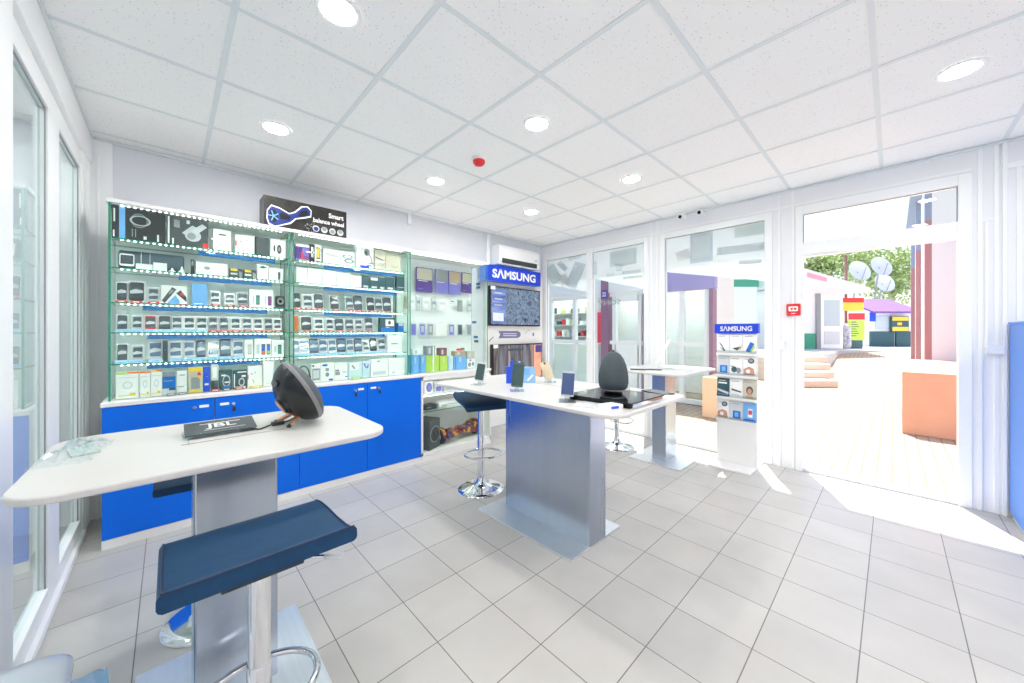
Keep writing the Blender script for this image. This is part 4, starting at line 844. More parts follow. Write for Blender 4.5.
# ================================================================= STOOLS
def make_stool(label, drop=0.0):
    o = thing('bar_stool', label, 'bar stool', (0, 0, 0), 0, 'navy gas-lift bar stools')
    prof = [(-.162, .774), (-.150, .766), (-.11, .756), (-.03, .749), (.05, .747), (.12, .741), (.17, .730), (.206, .710)]
    prof = [(y, z - drop) for y, z in prof]; n = len(prof); th = .042; up = []; dn = []
    for i, (y, z) in enumerate(prof):
        a = prof[max(0, i - 1)]; b = prof[min(n - 1, i + 1)]; t_ = Vector((b[0] - a[0], b[1] - a[1])).normalized(); nn = Vector((-t_.y, t_.x))
        up.append((y, z)); dn.append((y - .004 if i == 0 else y, z - (.038 if i < n - 1 else .030)))
    hw = .190
    st_ = MB(); vs = []; fs = []; NX = 6
    loop = up + dn[::-1]; m_ = len(loop)
    mid = [((a[0] + b[0]) / 2, (a[1] + b[1]) / 2) for a, b in zip(up, dn)]; mloop = mid + mid[::-1]
    secs = [(-hw, .45), (-hw + .003, .78), (-hw + .010, 1.0)] + [(-hw + .010 + (2 * hw - .02) * q / 4, 1.0) for q in range(1, 4)] + [(hw - .010, 1.0), (hw - .003, .78), (hw, .45)]
    NX = len(secs) - 1
    for x, sc_ in secs:
        for (y, z), (my, mz) in zip(loop, mloop): vs.append((x, my + (y - my) * sc_, mz + (z - mz) * sc_))
    for k in range(NX):
        for i in range(m_):
            j = (i + 1) % m_; fs.append((k * m_ + i, k * m_ + j, (k + 1) * m_ + j, (k + 1) * m_ + i))
    fs.append(tuple(range(m_))); fs.append(tuple(reversed([NX * m_ + i for i in range(m_)])))
    st_.add(vs, fs, NAVY, True)
    seat = st_.build('seat', o, local=True)
    for sx in (-1, 1):
        MB().tube([(sx * (hw - .008), y, z) for y, z in up], .0024, NAVYD, 8).build('seat_piping', seat, local=True)
    MB().tube([(-hw + .008, up[0][0] - .001, up[0][1]), (hw - .008, up[0][0] - .001, up[0][1])], .0024, NAVYD, 8).build('seat_piping', seat, local=True)
    MB().box(-.085, .085, -.085, .085, .682 - drop, .698 - drop, BLACK).lathe([(.04, 0), (.05, .02)], BLACK, T(0, 0, .664 - drop), 20).build('swivel_plate', o, local=True, bevel=.003)
    MB().tube([(.03, 0, .678 - drop), (.10, -.04, .672 - drop), (.16, -.062, .658 - drop)], .005, CHROME, 8).rod((.14, -.055, .661 - drop), (.186, -.070, .652 - drop), .008, LGREY).build('lever', o, local=True)
    MB().lathe([(.0255, .40), (.0255, .668 - drop)], CHROME, n=28).build('upper_column', o, local=True)
    MB().lathe([(.028, .085), (.028, .42), (.0265, .425)], CHROME, n=28).build('lower_column', o, local=True)
    pts = [(.150 * math.cos(a), .055 + .120 * math.sin(a), .300) for a in [2 * PI * i / 40 for i in range(40)]]
    MB().tube(pts, .0095, CHROME, 10, True).lathe([(.034, 0), (.034, .04)], CHROME, T(0, 0, .28), 24).rod((0, -.02, .30), (0, -.066, .30), .008, CHROME).build('foot_ring', o, local=True)
    MB().lathe([(.001, 0), (.188, 0), (.190, .004), (.186, .010), (.15, .018), (.10, .028), (.06, .042), (.040, .062), (.031, .092), (.001, .092)], CHROME, n=48).build('base', o, local=True)
    return o
s1 = make_stool('near navy bar stool in front of the near display table'); s1.location = (.172, 1.14, 0); W[s1.name] = T(.172, 1.14)
s2 = make_stool('navy bar stool behind the near table, mostly hidden by its pedestal', .030); s2.location = (.160, 2.13, 0); s2.rotation_euler = (0, 0, RAD(176))
dup(s1, (1.863, 2.331, 0), RAD(161), 'navy bar stool at the far end of the long table, beside the hoverboard display')
s3 = make_stool('bar stool near the street window, only its chrome base and column showing', .15); s3.location = (3.640, 2.127, 0); s3.rotation_euler = (0, 0, RAD(200))

# ================================================================= THINGS ON THE TABLES
# round black speaker on copper legs
sp1 = thing('portable_speaker', 'round black portable speaker with copper legs on the near table', 'speaker', (.392, 1.69, ZT))
nrm = Vector((.883, .03, .47)).normalized(); up_ = Vector((0, 0, 1)); xx = up_.cross(nrm).normalized(); yy = nrm.cross(xx)
XS = Matrix((xx, yy, nrm)).transposed().to_4x4(); XS.translation = Vector((.392, 1.69, ZT + .127))
R_ = .135
BODY = col('speaker_body', (15, 20, 27), rough=.27)
MB().lathe([(.001, -.082), (.03, -.080), (.06, -.072), (.09, -.057), (.113, -.037), (.127, -.016), (.132, -.004), (R_ - .002, 0)], BODY, XS, 56).build('back_shell', sp1)
part_label(MB().lathe([(R_ - .002, 0), (R_, .004), (R_, .012), (R_ - .002, .016)], col('speaker_band', (128, 128, 130), rough=.35), XS, 56).build('rim_band', sp1), 'grey rim band')
MB().lathe([(R_ - .002, .016), (.130, .022), (.11, .037), (.08, .049), (.04, .056), (.001, .058)], DGREY, XS, 56).build('front_grille', sp1)
XW = XS @ Matrix.Translation((0, -.038, -.0)) @ Matrix.Rotation(PI, 4, 'X')
def on_shell(a, r): # point on the rear dome
    z = -.081 * math.sqrt(max(0, 1 - (r / R_) ** 2)); return XS @ Vector((r * math.cos(a), r * math.sin(a), z)), (XS.to_3x3() @ Vector((r * math.cos(a) / R_ ** 2, r * math.sin(a) / R_ ** 2, z / .088 ** 2))).normalized()
def shell_frame(a, r):
    p_, n_ = on_shell(a, r); x_ = up_.cross(n_).normalized(); m_ = Matrix((x_, n_.cross(x_), n_)).transposed().to_4x4(); m_.translation = p_; return m_
fr_ = shell_frame(RAD(-90), .014); ck = MB(); ck.lathe([(.036, -.004), (.036, .003), (.031, .004)], BLACK, fr_, 32); ck.build('woofer_ring', sp1)
part_label(MB().lathe([(.030, .0), (.030, .005), (.020, .008), (.001, .009)], COPPER, fr_, 32).build('copper_badge', sp1), 'copper round badge')
fr2 = shell_frame(RAD(108), .090); MB().ell(0, 0, .026, .014, -.006, .0015, BGLOSS, fr2).build('handle_recess', sp1)
for s_ in (-1, 1):
    a_ = Vector((.388, 1.69 - .036 * s_, ZT + .042)); b__ = Vector((.330 + .010 * s_, 1.6825 - .0625 * s_, ZT + .006))
    lg = MB().rod(a_, b__, .011, COPPER, .007).build('leg', sp1); MB().rod(b__ + (b__ - a_).normalized() * -.006, b__ + (b__ - a_).normalized() * .003, .0078, BLACK).build('foot_cap', lg)
cb = thing('power_cable', 'black power cable with adapter block lying on the near table', 'cable', (.27, 1.66, ZT))
MB().tube([(.392, 1.70, ZT + .03), (.36, 1.70, ZT + .012), (.338, 1.70, ZT + .008), (.296, 1.698, ZT + .006), (.28, 1.69, ZT + .004), (.265, 1.672, ZT + .004), (.25, 1.66, ZT + .004), (.24, 1.68, ZT + .004), (.215, 1.70, ZT + .004)], .0028, BLACK, 8).build('cord', cb)
MB().box(-.022, .022, -.011, .011, 0, .015, BLACK, T(.318, 1.70, ZT + .001, .1)).build('adapter', cb, bevel=.003)
MB().rod((.222, 1.695, ZT + .006), (.200, 1.71, ZT + .006), .006, BLACK).build('plug', cb)
ic = thing('info_plate', 'dark grey info plate with white lettering on the near table', 'sign plate', (.14, 1.75, ZT))
X = T(.143, 1.735, ZT + .020) @ Matrix.Rotation(RAD(9), 4, 'X')
MB().rrect(.205, .125, .004, 0, .005, DGREY, X, 3).build('plate', ic)
tx = MB(); tx.box(-.06, .06, .030, .034, .005, .0056, PAPER, X); tx.text('JBL', .09, .05, PAPER, X, .0058, .02); tx.box(-.05, .07, -.034, -.031, .005, .0056, LGREY, X); tx.build('print', ic)
MB().box(.05, .235, 1.675, 1.685, ZT, ZT + .016, ACRYL).box(.05, .235, 1.775, 1.785, ZT, ZT + .034, ACRYL).box(.046, .050, 1.60, 1.79, ZT, ZT + .012, ACRYL).build('acrylic_foot', ic)
# crumpled clear bag
bg = bpy.data.meshes.new('plastic_bag'); bmm = bmesh.new()
N_ = 22; grid_ = [[None] * N_ for _ in range(N_)]
rng = random.Random(3)
for i in range(N_):
    for j in range(N_):
        u, v = i / (N_ - 1), j / (N_ - 1); edge = min(u, v, 1 - u, 1 - v) * 4
        z = .004 + min(1, edge) * (.006 + .020 * rng.random() + .014 * abs(math.sin(7 * u + 3 * v)) )
        grid_[i][j] = bmm.verts.new(((u - .5) * .115 + .006 * rng.uniform(-1, 1), (v - .5) * .27 + .008 * rng.uniform(-1, 1), z))
for i in range(N_ - 1):
    for j in range(N_ - 1): bmm.faces.new((grid_[i][j], grid_[i + 1][j], grid_[i + 1][j + 1], grid_[i][j + 1]))
bmm.to_mesh(bg); bmm.free(); bg.materials.append(glass('clear_bag', (246, 250, 251), 1.45, .1, 1.2))
bo = bpy.data.objects.new('plastic_bag', bg); C.objects.link(bo); bo.location = (-.205, 1.72, ZT); bo.rotation_euler = (0, 0, RAD(-8)); tag(bo, 'crumpled clear plastic bag on the left end of the near table', 'plastic bag')
ps = MB().box(-.03, .03, -.055, .055, 0, .006, col('bag_insert', (196, 204, 200), rough=.4), T(-.192, 1.74, ZT + .0005, .2)).build('packing_slip', bevel=.001); tag(ps, 'grey packet lying inside the clear plastic bag', 'packet')

def phone_stand(name, label, x, y, rz, w, h, body, scr, lean=15, roll=0, back=False, z=ZT2):
    o = thing(name, label, 'phone', (x, y, z), rz, 'phones standing on the long table')
    MB().box(-.045, .045, -.06, .05, 0, .004, ACRYL).build('stand_plate', o, local=True)
    MB().box(-.014, .014, .012, .016, .004, .030 + h * .5, ACRYL, Matrix.Rotation(RAD(-lean), 4, 'X')).build('stand_arm', o, local=True)
    X = Matrix.Translation((0, 0, .024)) @ Matrix.Rotation(RAD(-lean), 4, 'X') @ Matrix.Rotation(RAD(roll), 4, 'Y') @ face_room((0, 0, 0))
    MB().rrect(w, h, .009, -.008, 0, body, X, 6, cy=h / 2).build('body', o, local=True, bevel=.0015)
    if not back: MB().rrect(w * .92, h * .86, .004, 0, .0006, scr, X, 4, cy=h / 2).build('screen', o, local=True)
    else: MB().ell(0, h * .9, .008, .008, 0, .0015, BLACK, X).build('camera_lens', o, local=True)
    return o
GSC = col('screen_green', (40, 74, 72), rough=.1, coat=.5)
phone_stand('smartphone', 'slim dark phone nearest the television end of the long table', 1.640, 2.08, RAD(-62), .070, .138, LGREY, GSC, 12, 6)
phone_stand('smartphone', 'dark green phone standing before the blue bag on the long table', 1.650, 1.69, RAD(-42), .078, .160, TEALD, GSC, 10, 5)
phone_stand('smartphone', 'blue screened phone near the middle of the long table', 1.612, 1.25, RAD(-52), .072, .140, SILV, col('screen_blue', (52, 78, 128), rough=.1, coat=.5), 10, 4)
phone_stand('smartphone', 'gold phone showing its back on the far edge of the long table', 2.11, 1.80, RAD(-45), .072, .140, GOLD, GOLD, 14, -18, True)
gb = thing('gift_bag', 'tall blue paper bag on the long table behind the green phone', 'bag', (1.86, 1.97, ZT2))
MB().prism([(-.035, -.02), (.035, -.02), (.035, .02), (-.035, .02)], 0, .125, ROYAL, T(1.86, 1.97, ZT2, -.7)).build('bag_body', gb); MB().prism([(-.012, -.008), (.012, -.008), (.009, .008), (-.009, .008)], .1251, .17, ROYAL, T(1.865, 1.965, ZT2, -.7)).build('neck', gb)
goods_box('blue_carton', 'pale blue picture carton on the long table beside the gold phone', 'box', 1.92, 2.03, 1.88, .05, ZT2, .118, col('ice_blue2', (150, 196, 232)), deco=[('r', .1, .6, .5, .9, SKYB), ('p', [(.5, .1), (.9, .5), (.8, .55), (.4, .2)], PAPER)], rz=RAD(-40))
tag(MB().rod((1.70, 1.80, ZT2 + .009), (1.75, 1.765, ZT2 + .014), .009, PAPER, .005).build('earbud_case', bevel=.001), 'small white earbud case lying by the green phone', 'earbud case')
tag(MB().rod((1.905, 1.925, ZT2), (1.905, 1.925, ZT2 + .165), .012, SKYB, .008).build('selfie_stick'), 'light blue upright stick behind the green phone', 'stick')
# egg shaped speaker on a black glass plinth
pl = thing('display_plinth', 'low black glass plinth with slanted steel sides on the long table', 'plinth', (1.85, 1.09, ZT2))
def frus(x0, x1, y0, y1, z0, z1, k, m_):
    b_ = MB(); b_.add([(x0 + k, y0 + k, z0), (x1 - k, y0 + k, z0), (x1 - k, y1 - k, z0), (x0 + k, y1 - k, z0), (x0, y0, z1), (x1, y0, z1), (x1, y1, z1), (x0, y1, z1)], [(0, 3, 2, 1), (4, 5, 6, 7), (0, 1, 5, 4), (1, 2, 6, 5), (2, 3, 7, 6), (3, 0, 4, 7)], m_); return b_
frus(1.655, 2.02, .89, 1.28, ZT2 + .0005, ZT2 + .024, .012, BGLOSS).build('skirt', pl)
part_label(MB().box(1.672, 2.005, .887, .8905, ZT2 + .003, ZT2 + .0238, CHROME).build('steel_side', pl), 'polished steel side')
MB().box(1.650, 2.025, .885, 1.285, ZT2 + .024, ZT2 + .031, BGLOSS).build('glass_top', pl, bevel=.002)
eg = thing('egg_speaker', 'dark grey egg shaped fabric speaker on the black glass plinth', 'speaker', (1.875, 1.118, ZT2 + .0315))
X = T(1.875, 1.118, ZT2 + .0315)
MB().lathe([(.001, 0), (.05, 0), (.054, .004), (.050, .010), (.050, .016)], BGLOSS, X, 40).build('base', eg)
MB().lathe([(.052, .0161), (.066, .0165), (.068, .021), (.066, .024)], SILV, X, 40).build('light_ring', eg)
MB().lathe([(.070, .0245), (.079, .034), (.084, .058), (.084, .09), (.080, .127), (.071, .164), (.058, .197), (.043, .219), (.026, .233), (.010, .2375), (.001, .238)], EGG, X, 48).build('fabric_body', eg)
MB().lathe([(.007, .2375), (.007, .245), (.004, .248), (.001, .248)], BLACK, X, 20).build('touch_knob', eg)
lf = MB(); X = T(1.975, 1.12, ZT2 + .0315, RAD(-28)); lf.add([(-.05, 0, 0), (.06, 0, 0), (.02, .02, .19), (-.045, .02, .20), (-.05, .03, 0), (.07, .05, 0), (.025, .022, .19), (-.045, .022, .20)], [(0, 1, 2, 3), (4, 7, 6, 5), (0, 3, 7, 4), (1, 5, 6, 2), (3, 2, 6, 7), (0, 4, 5, 1)], PAPER, False, X)
lf.add([(.022, -.0006, .085), (.044, -.0006, .08), (.040, .0085, .10), (.02, .0085, .104)], [(0, 1, 2, 3)], GREY, False, X); tag(lf.build('folded_leaflet'), 'white folded leaflet standing behind the egg speaker', 'leaflet')
goods_box('product_box', 'small white box with blue print before the black plinth', 'box', 1.56, 1.66, .94, .07, ZT2, .022, PAPER, deco=[('r', .2, .7, .2, .8, ROYAL)], rz=RAD(-15))
tag(MB().rrect(.15, .12, .004, 0, .004, LGREY, T(1.60, 1.10, ZT2, .2), 3).build('info_card'), 'light grey card lying before the black plinth', 'card')
lb = MB(); X = T(2.13, .97, ZT2 + .0005, .15); lb.box(-.06, .06, -.08, .08, 0, .003, PAPER, X); lb.box(-.05, .05, -.02, .07, .003, .0034, SKYB, X); tag(lb.build('brochure_sheet'), 'white and blue brochure lying right of the black plinth', 'brochure')
tag(MB().rrect(.10, .18, .006, 0, .008, BGLOSS, T(2.235, 1.02, ZT2, -.3), 4).build('tablet', bevel=.001), 'black tablet lying flat at the right end of the long table', 'tablet')
# far table
for n, (x, y, rz, l) in enumerate(((3.36, 1.73, .5, 'dark phone lying at the left of the far table'), (3.46, 1.62, .5, 'dark phone lying nearer the middle of the far table'))):
    tag(MB().rrect(.072, .145, .009, 0, .008, BGLOSS, T(x, y, ZT, rz), 5).build('flat_phone', bevel=.001), l, 'phone')
wp = thing('display_stand', 'slanted white sheet in a clear stand on the far table', 'display stand', (3.58, 1.62, ZT))
X = T(3.58, 1.62, ZT, RAD(-50))
MB().box(-.08, .14, -.06, .06, 0, .005, ACRYL, X).build('base', wp)
MB().add([(-.06, 0, .006), (-.03, 0, .006), (.12, 0, .30), (.09, 0, .30), (-.06, .006, .006), (-.03, .006, .006), (.12, .006, .30), (.09, .006, .30)], [(0, 1, 2, 3), (4, 7, 6, 5), (0, 4, 5, 1), (1, 5, 6, 2), (2, 6, 7, 3), (3, 7, 4, 0)], PAPER, False, X).build('sheet', wp)

# ================================================================= BROCHURE STAND
bs = thing('brochure_stand', 'white brochure stand with blue brand header by the street window', 'brochure stand', (3.98, 1.04, 0))
XF = 3.955
MB().box(3.745, 4.215, .865, 1.215, 0, .018, LAMW).build('base_plate', bs, bevel=.003)
MB().box(XF + .02, XF + .05, .868, 1.206, .018, 1.27, LAMW).box(XF, XF + .02, .868, 1.206, .018, .42, LAMW).build('panel', bs, bevel=.002)
hdr = MB(); hdr.box(XF - .004, XF + .05, .852, 1.222, 1.27, 1.362, SAMB); brand(hdr, .27, .05, PAPER, face_left((XF - .0045, 1.037, 1.316)), .022); hdr.build('header', bs)
rows = [(1.084, 1.267), (.871, 1.05), (.656, .832), (.440, .615)]
for z0, z1 in rows:
    MB().box(XF - .012, XF + .02, .868, 1.206, z0 - .028, z0 - .004, LAMW).box(XF - .012, XF - .010, .868, 1.206, z0 - .004, z0 + .02, ACRYL).build('pocket', bs, bevel=.001)
BR = [[('white leaflet with slanting dark phone', 'p1', PAPER), ('white leaflet with folded dark tablet', 'p2', PAPER), ('white leaflet with blue green tablet', 'p3', PAPER)],
      [('grey leaflet with small blue device', 'p4', LGREY), ('white leaflet with dark round shapes', 'p5', PAPER), ('white leaflet with dark watch and brown hand', 'p6', PAPER)],
      [('navy leaflet with white lines', 'p7', TEALD), ('white leaflet with one dark phone line', 'p8', PAPER), ('cream leaflet showing a dark-haired person with camera', 'p9', BEIGE)],
      [('white leaflet with brown hand wearing a watch', 'p6', PAPER), ('grey leaflet with blue device at the bottom', 'p4', LGREY), ('sky blue leaflet with white pink phone', 'p10', SKYB)]]
SKIN = col('print_skin', (206, 150, 128), rough=.6)
def deco_print(mb, k, F, w, h):
    e = .0008
    if k == 'p1': mb.quad([(.2 * w, .3 * h, e), (.35 * w, .25 * h, e), (.75 * w, .1 * h, e), (.6 * w, .08 * h, e)], TEALD, F); mb.quad([(.15 * w, .55 * h, e), (.3 * w, .5 * h, e), (.7 * w, .12 * h, e), (.62 * w, .1 * h, e)], DGREY, F)
    elif k == 'p2': mb.quad([(.2 * w, .25 * h, e), (.6 * w, .12 * h, e), (.85 * w, .35 * h, e), (.6 * w, .3 * h, e)], DGREY, F); mb.quad([(.6 * w, .14 * h, e), (.9 * w, .2 * h, e), (.95 * w, .5 * h, e), (.84 * w, .34 * h, e)], TAN, F)
    elif k == 'p3': mb.quad([(.2 * w, .1 * h, e), (.5 * w, .05 * h, e), (.85 * w, .5 * h, e), (.55 * w, .6 * h, e)], MIDB, F); mb.quad([(.5 * w, .05 * h, e), (.62 * w, .04 * h, e), (.9 * w, .3 * h, e), (.85 * w, .5 * h, e)], LIME, F)
    elif k == 'p4': mb.quad([(.25 * w, .1 * h, e), (.85 * w, .08 * h, e), (.85 * w, .5 * h, e), (.25 * w, .5 * h, e)], MIDB, F); mb.quad([(.4 * w, .18 * h, 2 * e), (.7 * w, .18 * h, 2 * e), (.7 * w, .42 * h, 2 * e), (.4 * w, .42 * h, 2 * e)], SKYB, F)
    elif k == 'p5': mb.ell(.35 * w, .3 * h, .22 * w, .16 * h, 0, e, TEALD, F); mb.ell(.7 * w, .26 * h, .2 * w, .15 * h, 0, e, GREY, F); mb.quad([(.1 * w, .45 * h, e), (.5 * w, .4 * h, e), (.5 * w, .44 * h, e), (.1 * w, .5 * h, e)], DGREY, F)
    elif k == 'p6': mb.ell(.6 * w, .8 * h, .24 * w, .14 * h, 0, e, DGREY, F); mb.ell(.6 * w, .8 * h, .14 * w, .08 * h, e, 2 * e, GREY, F); mb.quad([(.05 * w, .05 * h, e), (.9 * w, .05 * h, e), (.8 * w, .4 * h, e), (.45 * w, .5 * h, e), (.05 * w, .35 * h, e)], SKIN, F); mb.ell(.4 * w, .25 * h, .16 * w, .1 * h, e, 2 * e, PAPER, F)
    elif k == 'p7': mb.quad([(.05 * w, .3 * h, e), (.95 * w, .12 * h, e), (.95 * w, .25 * h, e), (.05 * w, .42 * h, e)], LGREY, F); mb.quad([(.1 * w, .7 * h, e), (.8 * w, .7 * h, e), (.8 * w, .78 * h, e), (.1 * w, .78 * h, e)], PAPER, F); mb.quad([(.1 * w, .1 * h, e), (.9 * w, .06 * h, e), (.9 * w, .1 * h, e), (.1 * w, .14 * h, e)], SKYB, F)
    elif k == 'p8': mb.quad([(.15 * w, .38 * h, e), (.9 * w, .28 * h, e), (.9 * w, .36 * h, e), (.15 * w, .48 * h, e)], DGREY, F); mb.quad([(.15 * w, .14 * h, e), (.8 * w, .12 * h, e), (.8 * w, .17 * h, e), (.15 * w, .19 * h, e)], LGREY, F)
    elif k == 'p9': mb.ell(.5 * w, .45 * h, .26 * w, .22 * h, 0, e, DGREY, F); mb.ell(.5 * w, .4 * h, .16 * w, .15 * h, e, 2 * e, SKIN, F); mb.quad([(.2 * w, .02 * h, e), (.8 * w, .02 * h, e), (.7 * w, .22 * h, e), (.3 * w, .22 * h, e)], TAN, F)
    elif k == 'p10': mb.quad([(.38 * w, .25 * h, e), (.72 * w, .25 * h, e), (.72 * w, .7 * h, e), (.38 * w, .7 * h, e)], PAPER, F); mb.quad([(.42 * w, .4 * h, 2 * e), (.68 * w, .4 * h, 2 * e), (.68 * w, .62 * h, 2 * e), (.42 * w, .62 * h, 2 * e)], TAGR, F); mb.quad([(.1 * w, .08 * h, e), (.9 * w, .08 * h, e), (.9 * w, .14 * h, e), (.1 * w, .14 * h, e)], ROYAL, F)
    mb.quad([(.12 * w, .86 * h, e), (.7 * w, .86 * h, e), (.7 * w, .89 * h, e), (.12 * w, .89 * h, e)], GREY if k != 'p7' else PAPER, F)
for r, (z0, z1) in enumerate(rows):
    for c_ in range(3):
        l, k, m_ = BR[r][c_]; yl = 1.203 - c_ * .112; F = frame((XF - .001, yl, z0 - .003), (0, -1, 0), (.08, 0, 1))
        w_, h_ = .108, z1 - z0; q = MB(); q.box(0, w_, 0, h_, -.004, 0, m_, F); deco_print(q, k, F, w_, h_)
        tag(q.build('brochure'), '%s, %s row of brochure stand' % (l, ('top', 'second', 'third', 'lowest')[r]), 'brochure', 'brochures in the stand')

# ================================================================= NEAR CORNER: BIN AND BAG, BLUE CABINET
bn = thing('plastic_bin', 'white glossy plastic bin at the bottom left corner', 'bin', (-.272, 1.375, 0))
WP = col('bin_white', (226, 232, 242), rough=.16)
X = T(-.272, 1.375, 0, RAD(2))
def ring_stack(mb, rings, m_, X):
    pts = [[(p_[0], p_[1], z) for p_ in rrpts(w, h, r, 8)] for (w, h, r, z) in rings]; n = len(pts[0]); vs = [v for rr in pts for v in rr]
    fs = [(k * n + i, k * n + (i + 1) % n, (k + 1) * n + (i + 1) % n, (k + 1) * n + i) for k in range(len(pts) - 1) for i in range(n)]
    fs.append(tuple(reversed(range(n)))); fs.append(tuple((len(pts) - 1) * n + i for i in range(n))); mb.add(vs, fs, m_, True, X)
b_ = MB(); ring_stack(b_, [(.165, .19, .05, 0), (.19, .23, .06, .42)], WP, X); b_.build('bin_body', bn)
b_ = MB(); ring_stack(b_, [(.196, .24, .065, .421), (.20, .25, .07, .435), (.198, .248, .07, .45), (.175, .22, .065, .462), (.11, .14, .05, .470), (.04, .05, .018, .473)], WP, X); b_.build('lid', bn)
b_ = MB(); ring_stack(b_, [(.192, .234, .062, .4165), (.192, .234, .062, .4205)], SKYB, X); b_.build('lid_seam', bn)
bgm = bmesh.new(); me = bpy.data.meshes.new('blue_bag')
for i in range(14):
    for j in range(10):
        pass
rng = random.Random(5); NN = 16; vv = []
for k in range(7):
    z = .30 * k / 6; rr_ = .075 * (1 - .35 * (k / 6) ** 2)
    vv.append([bgm.verts.new(((rr_ + rng.uniform(-.012, .012)) * math.cos(2 * PI * i / NN), (rr_ * .7 + rng.uniform(-.012, .012)) * math.sin(2 * PI * i / NN), z + (rng.uniform(-.01, .02) if k == 6 else 0))) for i in range(NN)])
for k in range(6):
    for i in range(NN): bgm.faces.new((vv[k][i], vv[k][(i + 1) % NN], vv[k + 1][(i + 1) % NN], vv[k + 1][i]))
bgm.faces.new(vv[0][::-1]); bgm.to_mesh(me); bgm.free(); me.materials.append(film('bag_blue', (150, 206, 240), .55))
bb = bpy.data.objects.new('blue_bag', me); C.objects.link(bb); bb.location = (-.180, 1.575, 0.001); tag(bb, 'crumpled pale blue plastic bag beside the white bin', 'plastic bag')
bc = thing('side_cabinet', 'blue tall side cabinet at the right edge of the photo', 'cabinet', (3.85, -.95, 0))
LBL = col('side_blue', (66, 134, 226), rough=.35)
MB().box(3.45, 4.215, -1.35, -.557, .05, 1.335, LBL).build('body', bc, bevel=.002); MB().box(3.44, 4.217, -1.36, -.551, 1.336, 1.350, LBL).build('top', bc, bevel=.002); MB().box(3.48, 4.21, -1.33, -.57, 0, .0495, LGREY).build('plinth', bc)

# ================================================================= OUTSIDE
s_, c_ = math.sin(RAD(43.54)), math.cos(RAD(43.54))
def cam_frame(lat, dep, z=0): return frame((dep * s_ + lat * c_, dep * c_ - lat * s_, z), (c_, -s_, 0), (s_, c_, 0))   # x = to the right, y = away
XC = frame((0, 0, 0), (c_, -s_, 0), (s_, c_, 0))
PAVE = tile_mat('paving', (180, 163, 146), (170, 153, 137), (138, 122, 108), .10, .006, 0, 0, .8, .2, .4, wid=.20)
ASPH = col('terrace_paving', (196, 200, 206), rough=.85, noise=.08, nscale=5)
g = MB(); zg = -.012
g.quad([(XO - .005, -14, zg), (30, -14, zg), (30, 30, zg), (XO - .005, 30, zg)], PAVE)
g.build('ground', kind='structure')
STONE = col('step_stone', (216, 198, 182), rough=.7, noise=.05, nscale=12)
stp = MB()
for i in range(4): stp.box(6.7, 7.55 + .28 * i, 8.35 + .42 * i, 10.4, -.012 if i == 0 else .155 * i, .155 * (i + 1), STONE, XC)
tag(stp.build('stone_steps', bevel=.02), 'four pale stone steps leading up to the kiosk terrace outside', 'steps')
te = MB(); te.prism([(4.5, 10.0), (8.4, 10.0), (9.6, 10.9), (11.4, 12.6), (14, 13.2), (30, 13.2), (30, 40), (4.5, 40)], -.012, .62, ASPH, XC); te.build('terrace_pavement', kind='structure')
rp = MB(); rp.add([XC @ Vector(p_) for p_ in ((7.9, 9.0, -.01), (14.5, 8.3, -.01), (19, 13.4, .625), (10.2, 13.4, .625))], [(0, 1, 2, 3)], PAVE); rp.build('ramp_pavement', kind='structure')
dr = MB()
for i in range(60):
    y = 1.3 - i * .05; dr.box(5.16 - .02 * 0, 5.22, y, y + .022, -.0119, -.008, col('drain_grey', (150, 150, 152)))
tag(dr.build('drain_channel'), 'dotted drainage channel grate across the paving outside the doorway', 'drain')
OR_ = col('terracotta_wall', (222, 164, 136), rough=.8, noise=.07, nscale=4)
pb = thing('white_building', 'white building with red pilasters to the right outside the doorway', 'building', (10.2, -.5, 0))
WB = col('white_render', (240, 240, 240), rough=.8); RP = col('red_pilaster', (186, 134, 134), rough=.6); GB = col('blue_grey_trim', (150, 160, 184), rough=.6)
MB().box(10.2, 20.5, -6, -.50, 0, 4.6, WB).build('wall', pb)
for x in (10.2, 13.9, 17.5):
    pi_ = MB().box(x, x + .30, -.50, -.415, 0.0, 3.35, RP).build('pilaster', pb); part_label(MB().box(x, x + .30, -.50, -.415, 3.351, 4.6, GB).build('pilaster_top', pb), 'blue grey pilaster top')
MB().box(10.0, 20.8, -6.2, -.30, 4.601, 4.75, GB).build('eave', pb)
pbk = MB().box(0, 3.2, -3.4, 0, -.012, .775, OR_, T(6.80, -.085, 0, RAD(-1))).build('low_wall', bevel=.01); tag(pbk, 'low orange rendered wall block outside the doorway', 'low wall')
# kiosk with sloping awning
ko = thing('kiosk', 'white kiosk with glazed door and sloping awning outside', 'kiosk', tuple(cam_frame(11.5, 14, .62).translation))
def bxc(mb, l0, l1, d0, d1, z0, z1, m_): return mb.box(l0, l1, d0, d1, z0, z1, m_, XC)
bxc(MB(), 10.2, 12.72, 13.9, 16, .62, 2.95, WB).build('wall', ko)
dd = bxc(MB(), 11.83, 12.66, 13.84, 13.9, .66, 2.68, WHITE); dd.build('door', ko)
bxc(bxc(MB(), 11.95, 12.54, 13.825, 13.84, 1.5, 2.5, col('kiosk_glass', (190, 204, 212), rough=.2)), 11.95, 12.54, 13.825, 13.84, .8, 1.3, LGREY).build('door_panel', ko)
bxc(MB(), 11.66, 11.80, 13.82, 13.9, .62, 2.75, GREY).build('door_post', ko)
bxc(MB(), 10.2, 11.62, 13.86, 13.9, .62, 1.22, GREEN).build('green_skirt', ko)
